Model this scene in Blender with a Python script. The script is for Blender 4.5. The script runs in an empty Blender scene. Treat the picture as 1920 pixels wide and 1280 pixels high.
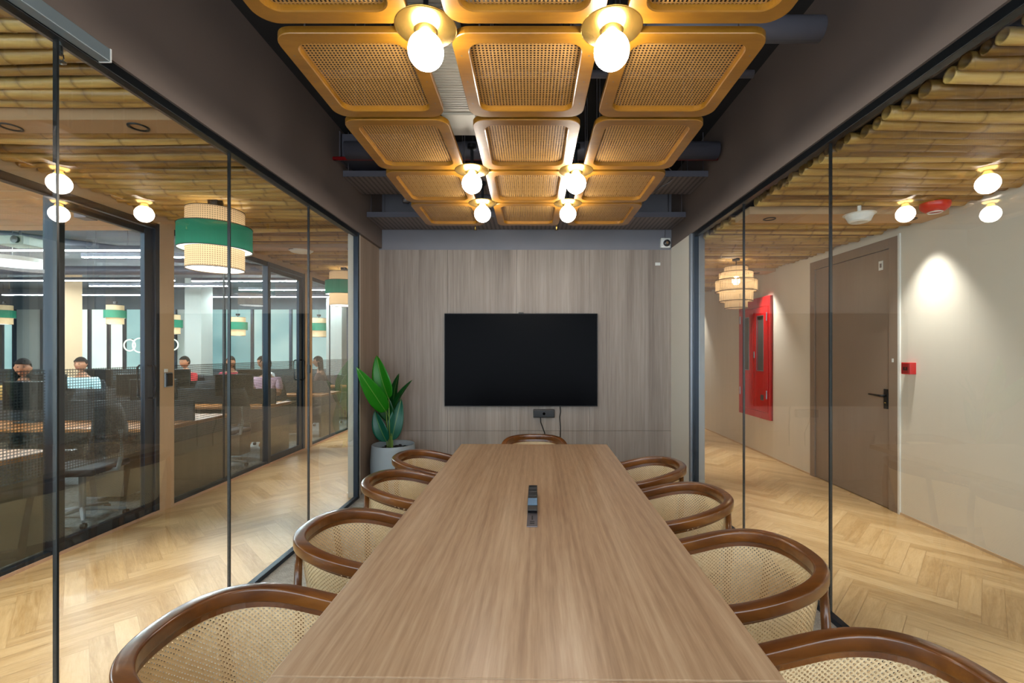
import bpy, bmesh, math, random
from mathutils import Vector, Matrix

SC = bpy.context.scene
COL = SC.collection
R = math.radians
RND = random.Random(11)

# ------------------------------------------------------------------ camera, world, exposure
FPX = 1920 * 16.0 / 36.0
VX, VY, CH = 995.0, 660.0, 1.5
cam_d = bpy.data.cameras.new('camera')
cam = bpy.data.objects.new('camera', cam_d)
COL.objects.link(cam)
cam.location = (0, 0, CH)
cam.rotation_euler = (R(90), 0, 0)
cam_d.lens = 16.0
cam_d.sensor_width = 36.0
cam_d.sensor_fit = 'HORIZONTAL'
cam_d.shift_x = -(VX - 960) / 1920.0
cam_d.shift_y = (VY - 640) / 1920.0
cam_d.clip_start = 0.05
SC.camera = cam

W = bpy.data.worlds.new('world')
SC.world = W
W.use_nodes = True
W.node_tree.nodes['Background'].inputs[0].default_value = (0.80, 0.90, 1.0, 1)
W.node_tree.nodes['Background'].inputs[1].default_value = 2.6
SC.view_settings.view_transform = 'Standard'
SC.view_settings.look = 'None'
SC.view_settings.gamma = 1.0
SC.view_settings.exposure = 0.85
SC.view_settings.use_curve_mapping = False
SC.cycles.adaptive_threshold = 0.04
SC.cycles.max_bounces = 9
SC.cycles.diffuse_bounces = 4
SC.cycles.glossy_bounces = 3
SC.cycles.transparent_max_bounces = 16
SC.cycles.caustics_reflective = False
SC.cycles.caustics_refractive = False
SC.cycles.sample_clamp_indirect = 6.0

GLOBE_E = 34.0
SPOT_W = 105.0
LINE_E = 150.0
WARM = (1.0, 0.86, 0.66)


def P(px, py, Y):
    """point at depth Y seen at photo pixel (px, py)"""
    return Vector(((px - VX) * Y / FPX, Y, CH - (py - VY) * Y / FPX))


# ------------------------------------------------------------------ materials
MATS = {}


def srgb(r, g, b):
    def f(c):
        c /= 255.0
        return c / 12.92 if c <= 0.04045 else ((c + 0.055) / 1.055) ** 2.4
    return (f(r), f(g), f(b))


class NT:
    def __init__(s, name):
        s.m = bpy.data.materials.new(name)
        s.m.use_nodes = True
        s.t = s.m.node_tree
        s.t.nodes.clear()
        s.out = s.t.nodes.new('ShaderNodeOutputMaterial')

    def n(s, kind, **kw):
        nd = s.t.nodes.new(kind)
        for k, v in kw.items():
            if k.startswith('i_'):
                key = k[2:]
                key = int(key) if key.isdigit() else key.replace('_', ' ')
                s.set(nd.inputs[key], v)
            else:
                setattr(nd, k, v)
        return nd

    def set(s, sock, v):
        if isinstance(v, bpy.types.NodeSocket):
            s.t.links.new(v, sock)
        elif isinstance(v, (tuple, list)):
            if len(v) == 3 and sock.type == 'RGBA':
                v = (*v, 1)
            sock.default_value = v
        else:
            sock.default_value = v

    def math(s, op, a, b=0.0, c=0.0):
        nd = s.n('ShaderNodeMath', operation=op)
        s.set(nd.inputs[0], a)
        s.set(nd.inputs[1], b)
        s.set(nd.inputs[2], c)
        return nd.outputs[0]

    def mix(s, f, a, b):
        nd = s.n('ShaderNodeMix', data_type='RGBA')
        s.set(nd.inputs[0], f)
        s.set(nd.inputs[6], a)
        s.set(nd.inputs[7], b)
        return nd.outputs[2]

    def coord(s, kind='Object', scale=(1, 1, 1), loc=(0, 0, 0), rot=(0, 0, 0)):
        tc = s.n('ShaderNodeTexCoord')
        mp = s.n('ShaderNodeMapping')
        s.t.links.new(tc.outputs[kind], mp.inputs[0])
        mp.inputs['Scale'].default_value = scale
        mp.inputs['Location'].default_value = loc
        mp.inputs['Rotation'].default_value = rot
        return mp.outputs[0]

    def noise(s, vec, scale, detail=3.0, rough=0.5, dist=0.0):
        nd = s.n('ShaderNodeTexNoise')
        s.set(nd.inputs['Vector'], vec)
        nd.inputs['Scale'].default_value = scale
        nd.inputs['Detail'].default_value = detail
        nd.inputs['Roughness'].default_value = rough
        nd.inputs['Distortion'].default_value = dist
        return nd.outputs[0]

    def ramp(s, f, stops):
        nd = s.n('ShaderNodeValToRGB')
        s.set(nd.inputs[0], f)
        e = nd.color_ramp.elements
        while len(e) < len(stops):
            e.new(0.5)
        for el, (p, c) in zip(e, stops):
            el.position = p
            el.color = (*c, 1) if len(c) == 3 else c
        return nd.outputs[0]

    def bsdf(s, color, rough=0.5, metal=0.0, bump=None, bs=0.2, bd=0.002, spec=0.5, **kw):
        p = s.n('ShaderNodeBsdfPrincipled')
        s.set(p.inputs['Base Color'], color)
        s.set(p.inputs['Roughness'], rough)
        s.set(p.inputs['Metallic'], metal)
        s.set(p.inputs['Specular IOR Level'], spec)
        for k, v in kw.items():
            s.set(p.inputs[k.replace('_', ' ')], v)
        if bump is not None:
            b = s.n('ShaderNodeBump')
            b.inputs['Strength'].default_value = bs
            b.inputs['Distance'].default_value = bd
            s.set(b.inputs['Height'], bump)
            s.t.links.new(b.outputs[0], p.inputs['Normal'])
        return p.outputs[0]

    def done(s, sh):
        s.t.links.new(sh, s.out.inputs[0])
        return s.m


def plain(name, rgb, rough=0.5, metal=0.0, var=0.06, nscale=6.0, spec=0.5, bump=0.0, coat=0.0):
    """one-colour material with a faint procedural mottling"""
    if name in MATS:
        return MATS[name]
    t = NT(name)
    c = srgb(*rgb)
    f = t.noise(t.coord('Object'), nscale, 4.0)
    col = t.mix(f, tuple(x * (1 - var) for x in c), tuple(min(1, x * (1 + var)) for x in c))
    kw = {}
    if coat:
        kw = {'Coat_Weight': coat, 'Coat_Roughness': 0.15}
    sh = t.bsdf(col, rough, metal, f if bump else None, bump, 0.003, spec, **kw)
    MATS[name] = t.done(sh)
    return MATS[name]


def emit(name, rgb, strength):
    if name in MATS:
        return MATS[name]
    t = NT(name)
    e = t.n('ShaderNodeEmission')
    e.inputs[0].default_value = (*rgb, 1)
    e.inputs[1].default_value = strength
    MATS[name] = t.done(e.outputs[0])
    return MATS[name]


def wood(name, stops, axis='Y', stretch=14.0, scale=5.0, rough=0.4, fine=60.0, coord='Object', bs=0.05, spec=0.5, coat=0.0, fine_amt=0.35, loc=(0, 0, 0), rnd=False, wave=0.25):
    t = NT(name)
    sc = {'X': (1.0 / stretch, 1, 1), 'Y': (1, 1.0 / stretch, 1), 'Z': (1, 1, 1.0 / stretch)}[axis]
    v = t.coord(coord, sc, loc)
    if rnd:
        oi = t.n('ShaderNodeObjectInfo')
        add = t.n('ShaderNodeVectorMath', operation='ADD')
        t.t.links.new(v, add.inputs[0])
        cm = t.n('ShaderNodeCombineXYZ')
        t.set(cm.inputs[0], t.math('MULTIPLY', oi.outputs['Random'], 17.0))
        t.t.links.new(cm.outputs[0], add.inputs[1])
        v = add.outputs[0]
    n1 = t.noise(v, scale, 5.0, 0.55, 0.6)
    n2 = t.noise(v, fine, 3.0, 0.6)
    wv = t.n('ShaderNodeTexWave', wave_type='BANDS', bands_direction='X' if axis != 'X' else 'Y')
    t.set(wv.inputs['Vector'], v)
    wv.inputs['Scale'].default_value = scale * 0.9
    wv.inputs['Distortion'].default_value = 9.0
    wv.inputs['Detail'].default_value = 3.0
    wv.inputs['Detail Scale'].default_value = 0.7
    f = t.math('ADD', t.math('MULTIPLY', n1, 0.80 - wave), t.math('MULTIPLY', wv.outputs[1], wave))
    f = t.math('ADD', f, t.math('MULTIPLY', t.math('SUBTRACT', n2, 0.5), fine_amt))
    f = t.math('ADD', f, 0.08)
    col = t.ramp(f, stops)
    kw = {'Coat_Weight': coat, 'Coat_Roughness': 0.12} if coat else {}
    return t.done(t.bsdf(col, rough, 0, f, bs, 0.002, spec, **kw))


def cane(name, pitch, hole, light, dark, diag=True, coord='UV'):
    """woven cane: round holes are truly open, strands shaded by fine ridges"""
    t = NT(name)
    v = t.coord(coord)
    sp = t.n('ShaderNodeSeparateXYZ')
    t.t.links.new(v, sp.inputs[0])
    u, w = sp.outputs[0], sp.outputs[1]
    if diag:
        k = 0.7071 / pitch
        a = t.math('MULTIPLY', t.math('ADD', u, w), k)
        b = t.math('MULTIPLY', t.math('SUBTRACT', u, w), k)
    else:
        a = t.math('MULTIPLY', u, 1.0 / pitch)
        b = t.math('MULTIPLY', w, 1.0 / pitch)
    fa = t.math('SUBTRACT', t.math('FRACT', a), 0.5)
    fb = t.math('SUBTRACT', t.math('FRACT', b), 0.5)
    d = t.math('SQRT', t.math('ADD', t.math('MULTIPLY', fa, fa), t.math('MULTIPLY', fb, fb)))
    solid = t.math('GREATER_THAN', d, hole)
    st = t.math('ABSOLUTE', t.math('SINE', t.math('MULTIPLY', a, 12.566)))
    st2 = t.math('ABSOLUTE', t.math('SINE', t.math('MULTIPLY', b, 12.566)))
    ridge = t.math('MAXIMUM', st, st2)
    n = t.noise(v, 40.0, 2.0)
    f = t.math('ADD', t.math('MULTIPLY', ridge, 0.5), t.math('MULTIPLY', n, 0.5))
    col = t.mix(f, srgb(*dark), srgb(*light))
    sh = t.bsdf(col, 0.5, 0, ridge, 0.3, 0.001, 0.3)
    tr = t.n('ShaderNodeBsdfTransparent')
    mx = t.n('ShaderNodeMixShader')
    t.set(mx.inputs[0], solid)
    t.t.links.new(tr.outputs[0], mx.inputs[1])
    t.t.links.new(sh, mx.inputs[2])
    return t.done(mx.outputs[0])


def perforated(name, rgb, pitch, hole, coord='Object', sx=1.0, sy=1.0, metal=0.3, rough=0.5, see=True, holecol=(0.01, 0.01, 0.012)):
    t = NT(name)
    v = t.coord(coord, (sx / pitch, sy / pitch, 1.0 / pitch))
    sp = t.n('ShaderNodeSeparateXYZ')
    t.t.links.new(v, sp.inputs[0])
    fa = t.math('SUBTRACT', t.math('FRACT', sp.outputs[0]), 0.5)
    fb = t.math('SUBTRACT', t.math('FRACT', sp.outputs[1]), 0.5)
    d = t.math('SQRT', t.math('ADD', t.math('MULTIPLY', fa, fa), t.math('MULTIPLY', fb, fb)))
    solid = t.math('GREATER_THAN', d, hole)
    col = t.mix(solid, holecol, srgb(*rgb))
    return t.done(t.bsdf(col, rough, metal))


def glass(name, tint=(0.96, 0.985, 0.98), boost=1.7):
    """clear pane: reflects by Fresnel on the face turned to the viewer, lets light straight through"""
    t = NT(name)
    fr = t.n('ShaderNodeFresnel')
    fr.inputs[0].default_value = 1.5
    geo = t.n('ShaderNodeNewGeometry')
    f = t.math('MULTIPLY', fr.outputs[0], boost)
    f = t.math('MINIMUM', f, 0.95)
    f = t.math('MULTIPLY', f, t.math('SUBTRACT', 1.0, geo.outputs['Backfacing']))
    tr = t.n('ShaderNodeBsdfTransparent')
    tr.inputs[0].default_value = (*tint, 1)
    gl = t.n('ShaderNodeBsdfGlossy')
    gl.inputs[0].default_value = (1, 1, 1, 1)
    gl.inputs['Roughness'].default_value = 0.0
    mx = t.n('ShaderNodeMixShader')
    t.set(mx.inputs[0], f)
    t.t.links.new(tr.outputs[0], mx.inputs[1])
    t.t.links.new(gl.outputs[0], mx.inputs[2])
    return t.done(mx.outputs[0])


def dot_film():
    t = NT('dotted_film')
    v = t.coord('Object', (1, 1 / 0.021, 1 / 0.021))
    sp = t.n('ShaderNodeSeparateXYZ')
    t.t.links.new(v, sp.inputs[0])
    fa = t.math('SUBTRACT', t.math('FRACT', sp.outputs[1]), 0.5)
    fb = t.math('SUBTRACT', t.math('FRACT', sp.outputs[2]), 0.5)
    d = t.math('SQRT', t.math('ADD', t.math('MULTIPLY', fa, fa), t.math('MULTIPLY', fb, fb)))
    solid = t.math('MULTIPLY', t.math('GREATER_THAN', d, 0.36), 0.5)
    df = t.n('ShaderNodeBsdfDiffuse')
    df.inputs[0].default_value = (*srgb(70, 80, 82), 1)
    tr = t.n('ShaderNodeBsdfTransparent')
    mx = t.n('ShaderNodeMixShader')
    t.set(mx.inputs[0], solid)
    t.t.links.new(tr.outputs[0], mx.inputs[1])
    t.t.links.new(df.outputs[0], mx.inputs[2])
    return t.done(mx.outputs[0])


def shade_mat(name, rgb, glow, fabric=True, grid=0.0, griddark=0.5):
    """lamp shade: lets the bulb light glow through"""
    t = NT(name)
    c = srgb(*rgb)
    col = c
    if grid:
        v = t.coord('UV', (1 / grid, 1 / grid, 1))
        sp = t.n('ShaderNodeSeparateXYZ')
        t.t.links.new(v, sp.inputs[0])
        fa = t.math('FRACT', sp.outputs[0])
        fb = t.math('FRACT', sp.outputs[1])
        m = t.math('MULTIPLY', t.math('GREATER_THAN', fa, 0.42), t.math('GREATER_THAN', fb, 0.42))
        col = t.mix(m, c, tuple(x * griddark for x in c))
    else:
        v = t.coord('UV', (400, 3, 1))
        col = t.mix(t.noise(v, 1.0, 2.0), tuple(x * 0.8 for x in c), tuple(min(1, x * 1.15) for x in c))
    d = t.bsdf(col, 0.8)
    tl = t.n('ShaderNodeBsdfTranslucent')
    t.set(tl.inputs[0], col)
    mx = t.n('ShaderNodeMixShader')
    mx.inputs[0].default_value = 0.45
    t.t.links.new(d, mx.inputs[1])
    t.t.links.new(tl.outputs[0], mx.inputs[2])
    em = t.n('ShaderNodeEmission')
    t.set(em.inputs[0], col)
    em.inputs[1].default_value = glow
    ad = t.n('ShaderNodeAddShader')
    t.t.links.new(mx.outputs[0], ad.inputs[0])
    t.t.links.new(em.outputs[0], ad.inputs[1])
    return t.done(ad.outputs[0])


M_TABLE = wood('walnut_laminate', [(0.25, srgb(150, 119, 92)), (0.45, srgb(174, 144, 114)), (0.60, srgb(188, 160, 130)), (0.80, srgb(204, 178, 148))],
               'Y', 22.0, 10.0, 0.30, 120.0, bs=0.02, fine_amt=0.5, wave=0.10)
M_WALLWOOD = wood('grey_oak_laminate', [(0.25, srgb(118, 105, 96)), (0.5, srgb(148, 135, 125)), (0.75, srgb(172, 159, 148))],
                  'Z', 30.0, 7.0, 0.5, 60.0, bs=0.01, fine_amt=0.45, wave=0.04)
M_SIDEWOOD = wood('side_oak_laminate', [(0.25, srgb(124, 106, 92)), (0.5, srgb(148, 128, 112)), (0.75, srgb(166, 146, 130))],
                  'Z', 30.0, 7.0, 0.5, 60.0, bs=0.01, fine_amt=0.45, wave=0.04)
M_CHAIR = wood('polished_teak', [(0.25, srgb(66, 34, 10)), (0.5, srgb(106, 60, 20)), (0.75, srgb(146, 92, 38))],
               'X', 4.0, 9.0, 0.28, 50.0, bs=0.02, coat=0.5, rnd=True, wave=0.03, fine_amt=0.2)
M_PANELWOOD = wood('honey_plywood', [(0.25, srgb(110, 72, 14)), (0.5, srgb(138, 92, 20)), (0.75, srgb(160, 112, 32))],
                   'X', 4.0, 5.0, 0.35, 60.0, bs=0.02, coat=0.3, rnd=True, wave=0.03, fine_amt=0.2)
M_CANE = cane('chair_cane', 0.0108, 0.31, (246, 222, 178), (204, 168, 116))
M_CANE_SEAT = cane('seat_cane', 0.0105, 0.27, (232, 210, 168), (186, 156, 108))
M_CANE_CEIL = cane('panel_cane', 0.0150, 0.30, (200, 156, 92), (128, 86, 38), diag=False)
M_GLASS = glass('clear_glass', boost=2.0)
M_GLASS_O = glass('office_glass', (0.92, 0.97, 0.97), 1.4)
M_BLACK = plain('black_aluminium', (26, 30, 34), 0.35, 0.6)
M_NAVY = plain('dark_anodised_frame', (38, 48, 60), 0.35, 0.5)
M_SILVER = plain('grey_aluminium', (150, 156, 162), 0.35, 0.7)
M_JOINT = plain('dark_joint', (22, 26, 28), 0.3)
M_BEAM = plain('umber_paint', (108, 95, 88), 0.7, 0.0, 0.05, 2.0)
M_GREYPAINT = plain('slate_paint', (122, 122, 130), 0.7)
M_SLAB = plain('dark_soffit_paint', (34, 32, 32), 0.85)
M_CREAM = plain('cream_paint', (222, 214, 200), 0.7, 0, 0.04, 1.5)
M_BEIGE = plain('beige_paint', (192, 162, 130), 0.6, 0, 0.04)
M_OFFWHITE = plain('off_white_plastic', (226, 226, 222), 0.4)
M_DOOR = plain('taupe_laminate', (140, 120, 104), 0.38, 0, 0.05)
M_RED = plain('red_enamel', (200, 22, 24), 0.28)
M_REDDARK = plain('dark_red_enamel', (150, 22, 26), 0.35)
M_SCREEN = plain('black_screen', (3, 3, 6), 0.25, 0, 0.0, spec=0.03)
M_BLKPLASTIC = plain('black_plastic', (18, 18, 20), 0.35)
M_BLUEREFLECT = plain('blue_reflection_tint', (96, 132, 168), 0.3, 0.5)
M_GREYPLATE = plain('grey_plate', (110, 106, 112), 0.35, 0.5)
M_BRASS = plain('brushed_brass', (190, 152, 78), 0.25, 0.9)
M_CHROME = plain('chrome', (200, 205, 210), 0.15, 1.0)
M_DUCT = plain('galvanised_grey', (92, 92, 102), 0.5, 0.3)
M_LOUVRE = plain('off_white_louvre', (176, 172, 160), 0.6)
M_POT = plain('blue_grey_ceramic', (150, 160, 166), 0.55, 0, 0.05)
M_SOIL = plain('dark_soil', (28, 22, 20), 0.9, 0, 0.4, 60)
M_STONE = plain('glossy_pebble', (26, 28, 34), 0.2)
M_GLOBE = emit('opal_globe', (1.0, 0.92, 0.80), GLOBE_E)
M_DIFF = emit('lamp_diffuser', (1.0, 0.95, 0.86), 3.0)
M_LED = emit('led_lens', (1.0, 0.93, 0.82), 6.0)
M_LINE = emit('linear_led', (0.93, 0.98, 1.0), LINE_E)
M_FILM = dot_film()


def carpet(name, a, b, scale=240.0):
    t = NT(name)
    v = t.coord('Object', (1, 0.35, 1))
    f = t.noise(v, scale, 3.0, 0.7)
    g = t.noise(t.coord('Object'), 14.0, 3.0, 0.6)
    f2 = t.math('ADD', t.math('MULTIPLY', f, 0.7), t.math('MULTIPLY', g, 0.3))
    return t.done(t.bsdf(t.ramp(f2, [(0.35, srgb(*a)), (0.65, srgb(*b))]), 0.95, 0, f, 0.5, 0.004, 0.1))


M_CARPET = carpet('grey_carpet', (132, 128, 120), (200, 196, 188))
M_CARPET_O = carpet('office_carpet', (96, 102, 104), (156, 162, 162), 60.0)


def oak_planks():
    t = NT('oak_herringbone')
    at = t.n('ShaderNodeAttribute', attribute_name='plank')
    v = t.coord('UV', (1.0, 0.09, 1))
    add = t.n('ShaderNodeVectorMath', operation='ADD')
    t.t.links.new(v, add.inputs[0])
    cm = t.n('ShaderNodeCombineXYZ')
    t.set(cm.inputs[0], t.math('MULTIPLY', at.outputs['Fac'], 31.0))
    t.set(cm.inputs[1], t.math('MULTIPLY', at.outputs['Fac'], 17.0))
    t.t.links.new(cm.outputs[0], add.inputs[1])
    n1 = t.noise(add.outputs[0], 26.0, 4.0, 0.55, 1.2)
    n2 = t.noise(add.outputs[0], 160.0, 2.0)
    f = t.math('ADD', t.math('MULTIPLY', n1, 0.6), t.math('MULTIPLY', n2, 0.25))
    f = t.math('ADD', f, t.math('MULTIPLY', t.math('SUBTRACT', at.outputs['Fac'], 0.5), 0.24))
    col = t.ramp(f, [(0.22, srgb(180, 142, 92)), (0.45, srgb(208, 172, 122)), (0.7, srgb(226, 194, 146))])
    return t.done(t.bsdf(col, t.math('MULTIPLY_ADD', n1, 0.14, 0.24), 0, f, 0.03, 0.001, 0.5))


M_OAK = oak_planks()


def bamboo_mat():
    t = NT('bamboo')
    at = t.n('ShaderNodeAttribute', attribute_name='joint')
    oi = t.n('ShaderNodeObjectInfo')
    v = t.coord('Object', (1.2, 14, 14))
    n = t.noise(v, 3.0, 4.0, 0.6)
    f = t.math('ADD', t.math('MULTIPLY', n, 0.55), t.math('MULTIPLY', oi.outputs['Random'], 0.45))
    col = t.ramp(f, [(0.25, srgb(112, 78, 34)), (0.5, srgb(170, 130, 66)), (0.75, srgb(216, 180, 108))])
    col = t.mix(t.math('MULTIPLY', at.outputs['Fac'], 0.55), col, srgb(92, 58, 28))
    return t.done(t.bsdf(col, 0.38, 0, n, 0.1, 0.002, 0.5))


M_BAMBOO = bamboo_mat()
M_LEAF = None


def leaf_mat(name, a, b):
    t = NT(name)
    v = t.coord('UV', (1, 1, 1))
    sp = t.n('ShaderNodeSeparateXYZ')
    t.t.links.new(v, sp.inputs[0])
    vein = t.math('ABSOLUTE', t.math('SINE', t.math('MULTIPLY', t.math('ADD', sp.outputs[1], t.math('MULTIPLY', t.math('ABSOLUTE', sp.outputs[0]), -0.35)), 60.0)))
    mid = t.math('LESS_THAN', t.math('ABSOLUTE', sp.outputs[0]), 0.04)
    col = t.mix(t.math('MULTIPLY', vein, 0.5), srgb(*a), srgb(*b))
    col = t.mix(t.math('MULTIPLY', mid, 0.6), col, srgb(130, 170, 80))
    d = t.bsdf(col, 0.35, 0, vein, 0.12, 0.002)
    tl = t.n('ShaderNodeBsdfTranslucent')
    t.set(tl.inputs[0], col)
    mx = t.n('ShaderNodeMixShader')
    mx.inputs[0].default_value = 0.25
    t.t.links.new(d, mx.inputs[1])
    t.t.links.new(tl.outputs[0], mx.inputs[2])
    return t.done(mx.outputs[0])


# ------------------------------------------------------------------ mesh helpers
class MB:
    """collects shapes and links them as ONE mesh object"""
    def __init__(s):
        s.v = []
        s.f = []
        s.uv = []
        s.a = None

    def quad_uv(s, n):
        s.uv.append(None)

    def box(s, x0, x1, y0, y1, z0, z1):
        b = len(s.v)
        s.v += [(x, y, z) for z in (z0, z1) for y in (y0, y1) for x in (x0, x1)]
        for q in ((0, 2, 3, 1), (4, 5, 7, 6), (0, 1, 5, 4), (2, 6, 7, 3), (0, 4, 6, 2), (1, 3, 7, 5)):
            s.f.append([b + i for i in q])
            s.uv.append(None)
        return s

    def grid(s, pts, uvs=None, flip=False):
        b = len(s.v)
        nr, nc = len(pts), len(pts[0])
        for r in pts:
            s.v += [tuple(p) for p in r]
        for i in range(nr - 1):
            for j in range(nc - 1):
                q = [(i, j), (i, j + 1), (i + 1, j + 1), (i + 1, j)]
                if flip:
                    q.reverse()
                s.f.append([b + a * nc + c for a, c in q])
                s.uv.append([uvs[a][c] for a, c in q] if uvs else None)
        return s

    def tube(s, pts, rad, n=10, caps=True, sq=None):
        """round tube (or section sq=[(a,b)...]) along pts"""
        pts = [Vector(p) for p in pts]
        b = len(s.v)
        m = len(pts)
        up = Vector((0, 0, 1))
        t0 = (pts[1] - pts[0]).normalized()
        if abs(t0.dot(up)) > 0.95:
            up = Vector((0, 1, 0))
        for i, p in enumerate(pts):
            t = (pts[min(i + 1, m - 1)] - pts[max(i - 1, 0)]).normalized()
            side = t.cross(up)
            if side.length < 1e-5:
                side = t.cross(Vector((1, 0, 0)))
            side.normalize()
            upv = side.cross(t).normalized()
            r = rad[i] if isinstance(rad, (list, tuple)) else rad
            sec = sq if sq else [(math.cos(2 * math.pi * k / n), math.sin(2 * math.pi * k / n)) for k in range(n)]
            for (a, c) in sec:
                s.v.append(tuple(p + side * a * r + upv * c * r))
        k = len(sq) if sq else n
        for i in range(m - 1):
            for j in range(k):
                s.f.append([b + i * k + j, b + i * k + (j + 1) % k, b + (i + 1) * k + (j + 1) % k, b + (i + 1) * k + j])
                s.uv.append(None)
        if caps:
            s.f.append([b + j for j in reversed(range(k))])
            s.f.append([b + (m - 1) * k + j for j in range(k)])
            s.uv += [None, None]
        return s

    def lathe(s, prof, n=32, c=(0, 0, 0), close=False):
        b = len(s.v)
        for (r, z) in prof:
            for k in range(n):
                a = 2 * math.pi * k / n
                s.v.append((c[0] + r * math.cos(a), c[1] + r * math.sin(a), c[2] + z))
        for i in range(len(prof) - 1):
            for k in range(n):
                k2 = (k + 1) % n
                s.f.append([b + i * n + k, b + i * n + k2, b + (i + 1) * n + k2, b + (i + 1) * n + k])
                L = 2 * math.pi * max(prof[i][0], prof[i + 1][0])
                s.uv.append([(k / n * L, prof[i][1]), ((k + 1) / n * L, prof[i][1]), ((k + 1) / n * L, prof[i + 1][1]), (k / n * L, prof[i + 1][1])])
        if close:
            s.f.append([b + k for k in reversed(range(n))])
            m = (len(prof) - 1) * n
            s.f.append([b + m + k for k in range(n)])
            s.uv += [None, None]
        return s

    def prism(s, poly, axis, a0, a1):
        """extrude a 2D outline along an axis"""
        b = len(s.v)
        n = len(poly)
        for a in (a0, a1):
            for (p, q) in poly:
                s.v.append({'X': (a, p, q), 'Y': (p, a, q), 'Z': (p, q, a)}[axis])
        s.f.append(list(range(b, b + n)))
        s.f.append([b + n + k for k in reversed(range(n))])
        s.uv += [None, None]
        for k in range(n):
            s.f.append([b + k, b + n + k, b + n + (k + 1) % n, b + (k + 1) % n])
            s.uv.append(None)
        return s

    def build(s, name, mat, parent=None, smooth=False, bevel=0.0, world=False, seg=2):
        me = bpy.data.meshes.new(name)
        v = s.v
        if world and parent is not None:
            inv = parent.matrix_basis.inverted()
            v = [tuple(inv @ Vector(p)) for p in v]
        me.from_pydata(v, [], s.f)
        if any(u is not None for u in s.uv):
            ul = me.uv_layers.new(name='UVMap')
            li = 0
            for fi, f in enumerate(s.f):
                u = s.uv[fi]
                for k in range(len(f)):
                    if u is not None:
                        ul.data[li].uv = u[k]
                    li += 1
        bm = bmesh.new()
        bm.from_mesh(me)
        bmesh.ops.recalc_face_normals(bm, faces=bm.faces)
        bm.to_mesh(me)
        bm.free()
        if smooth:
            for p in me.polygons:
                p.use_smooth = True
        me.materials.append(mat)
        o = bpy.data.objects.new(name, me)
        COL.objects.link(o)
        if parent is not None:
            o.parent = parent
        if bevel:
            md = o.modifiers.new('bevel', 'BEVEL')
            md.width = bevel
            md.segments = seg
            md.limit_method = 'ANGLE'
            md.angle_limit = R(40)
        return o


def tag(o, label, cat, group=None, kind=None):
    if label:
        o['label'] = label
    if cat:
        o['category'] = cat
    if group:
        o['group'] = group
    if kind:
        o['kind'] = kind
    return o


def thing(name, label, cat, loc=(0, 0, 0), rz=0.0, group=None):
    o = bpy.data.objects.new(name, None)
    COL.objects.link(o)
    o.location = loc
    o.rotation_euler = (0, 0, rz)
    o.empty_display_size = 0.1
    # matrix_basis is used to turn world coordinates into local ones
    return tag(o, label, cat, group)


def struct(name, parent=None):
    o = bpy.data.objects.new(name, None)
    COL.objects.link(o)
    o['kind'] = 'structure'
    return o


def sbox(name, mat, *bx, bevel=0.0, label=None):
    o = MB().box(*bx).build(name, mat, bevel=bevel)
    o['kind'] = 'structure'
    if label:
        o['label'] = label
    return o


def copy_thing(o, loc=None, rz=None, label=None, group=None):
    r = o.copy()
    COL.objects.link(r)
    if loc is not None:
        r.location = loc
    if rz is not None:
        r.rotation_euler = (0, 0, rz)
    if label:
        r['label'] = label
    if group:
        r['group'] = group
    for ch in list(o.children):
        c = ch.copy()
        COL.objects.link(c)
        c.parent = r
        for g in list(ch.children):
            d = g.copy()
            COL.objects.link(d)
            d.parent = c
    return r


def rrect(x0, x1, y0, y1, r, n=6):
    pts = []
    for cx, cy, a0 in ((x1 - r, y1 - r, 0), (x0 + r, y1 - r, 90), (x0 + r, y0 + r, 180), (x1 - r, y0 + r, 270)):
        for k in range(n + 1):
            a = R(a0 + 90.0 * k / n)
            pts.append((cx + r * math.cos(a), cy + r * math.sin(a)))
    return pts


# ================================================================== THE SETTING
XL, XR = -1.783, 1.690          # inner planes of the two glass partitions
YG, YB = 4.65, 5.35             # end of the glass, face of the TV wall
XO, XW = -3.52, 3.42            # office front, right corridor wall
ZS = 3.55                       # slab soffit

# floors -----------------------------------------------------------
o = sbox('floor', M_CARPET, XL - 0.02, XR + 0.02, -2.6, YB + 0.05, -0.06, 0.0, label='grey textured carpet under the meeting table')


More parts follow.
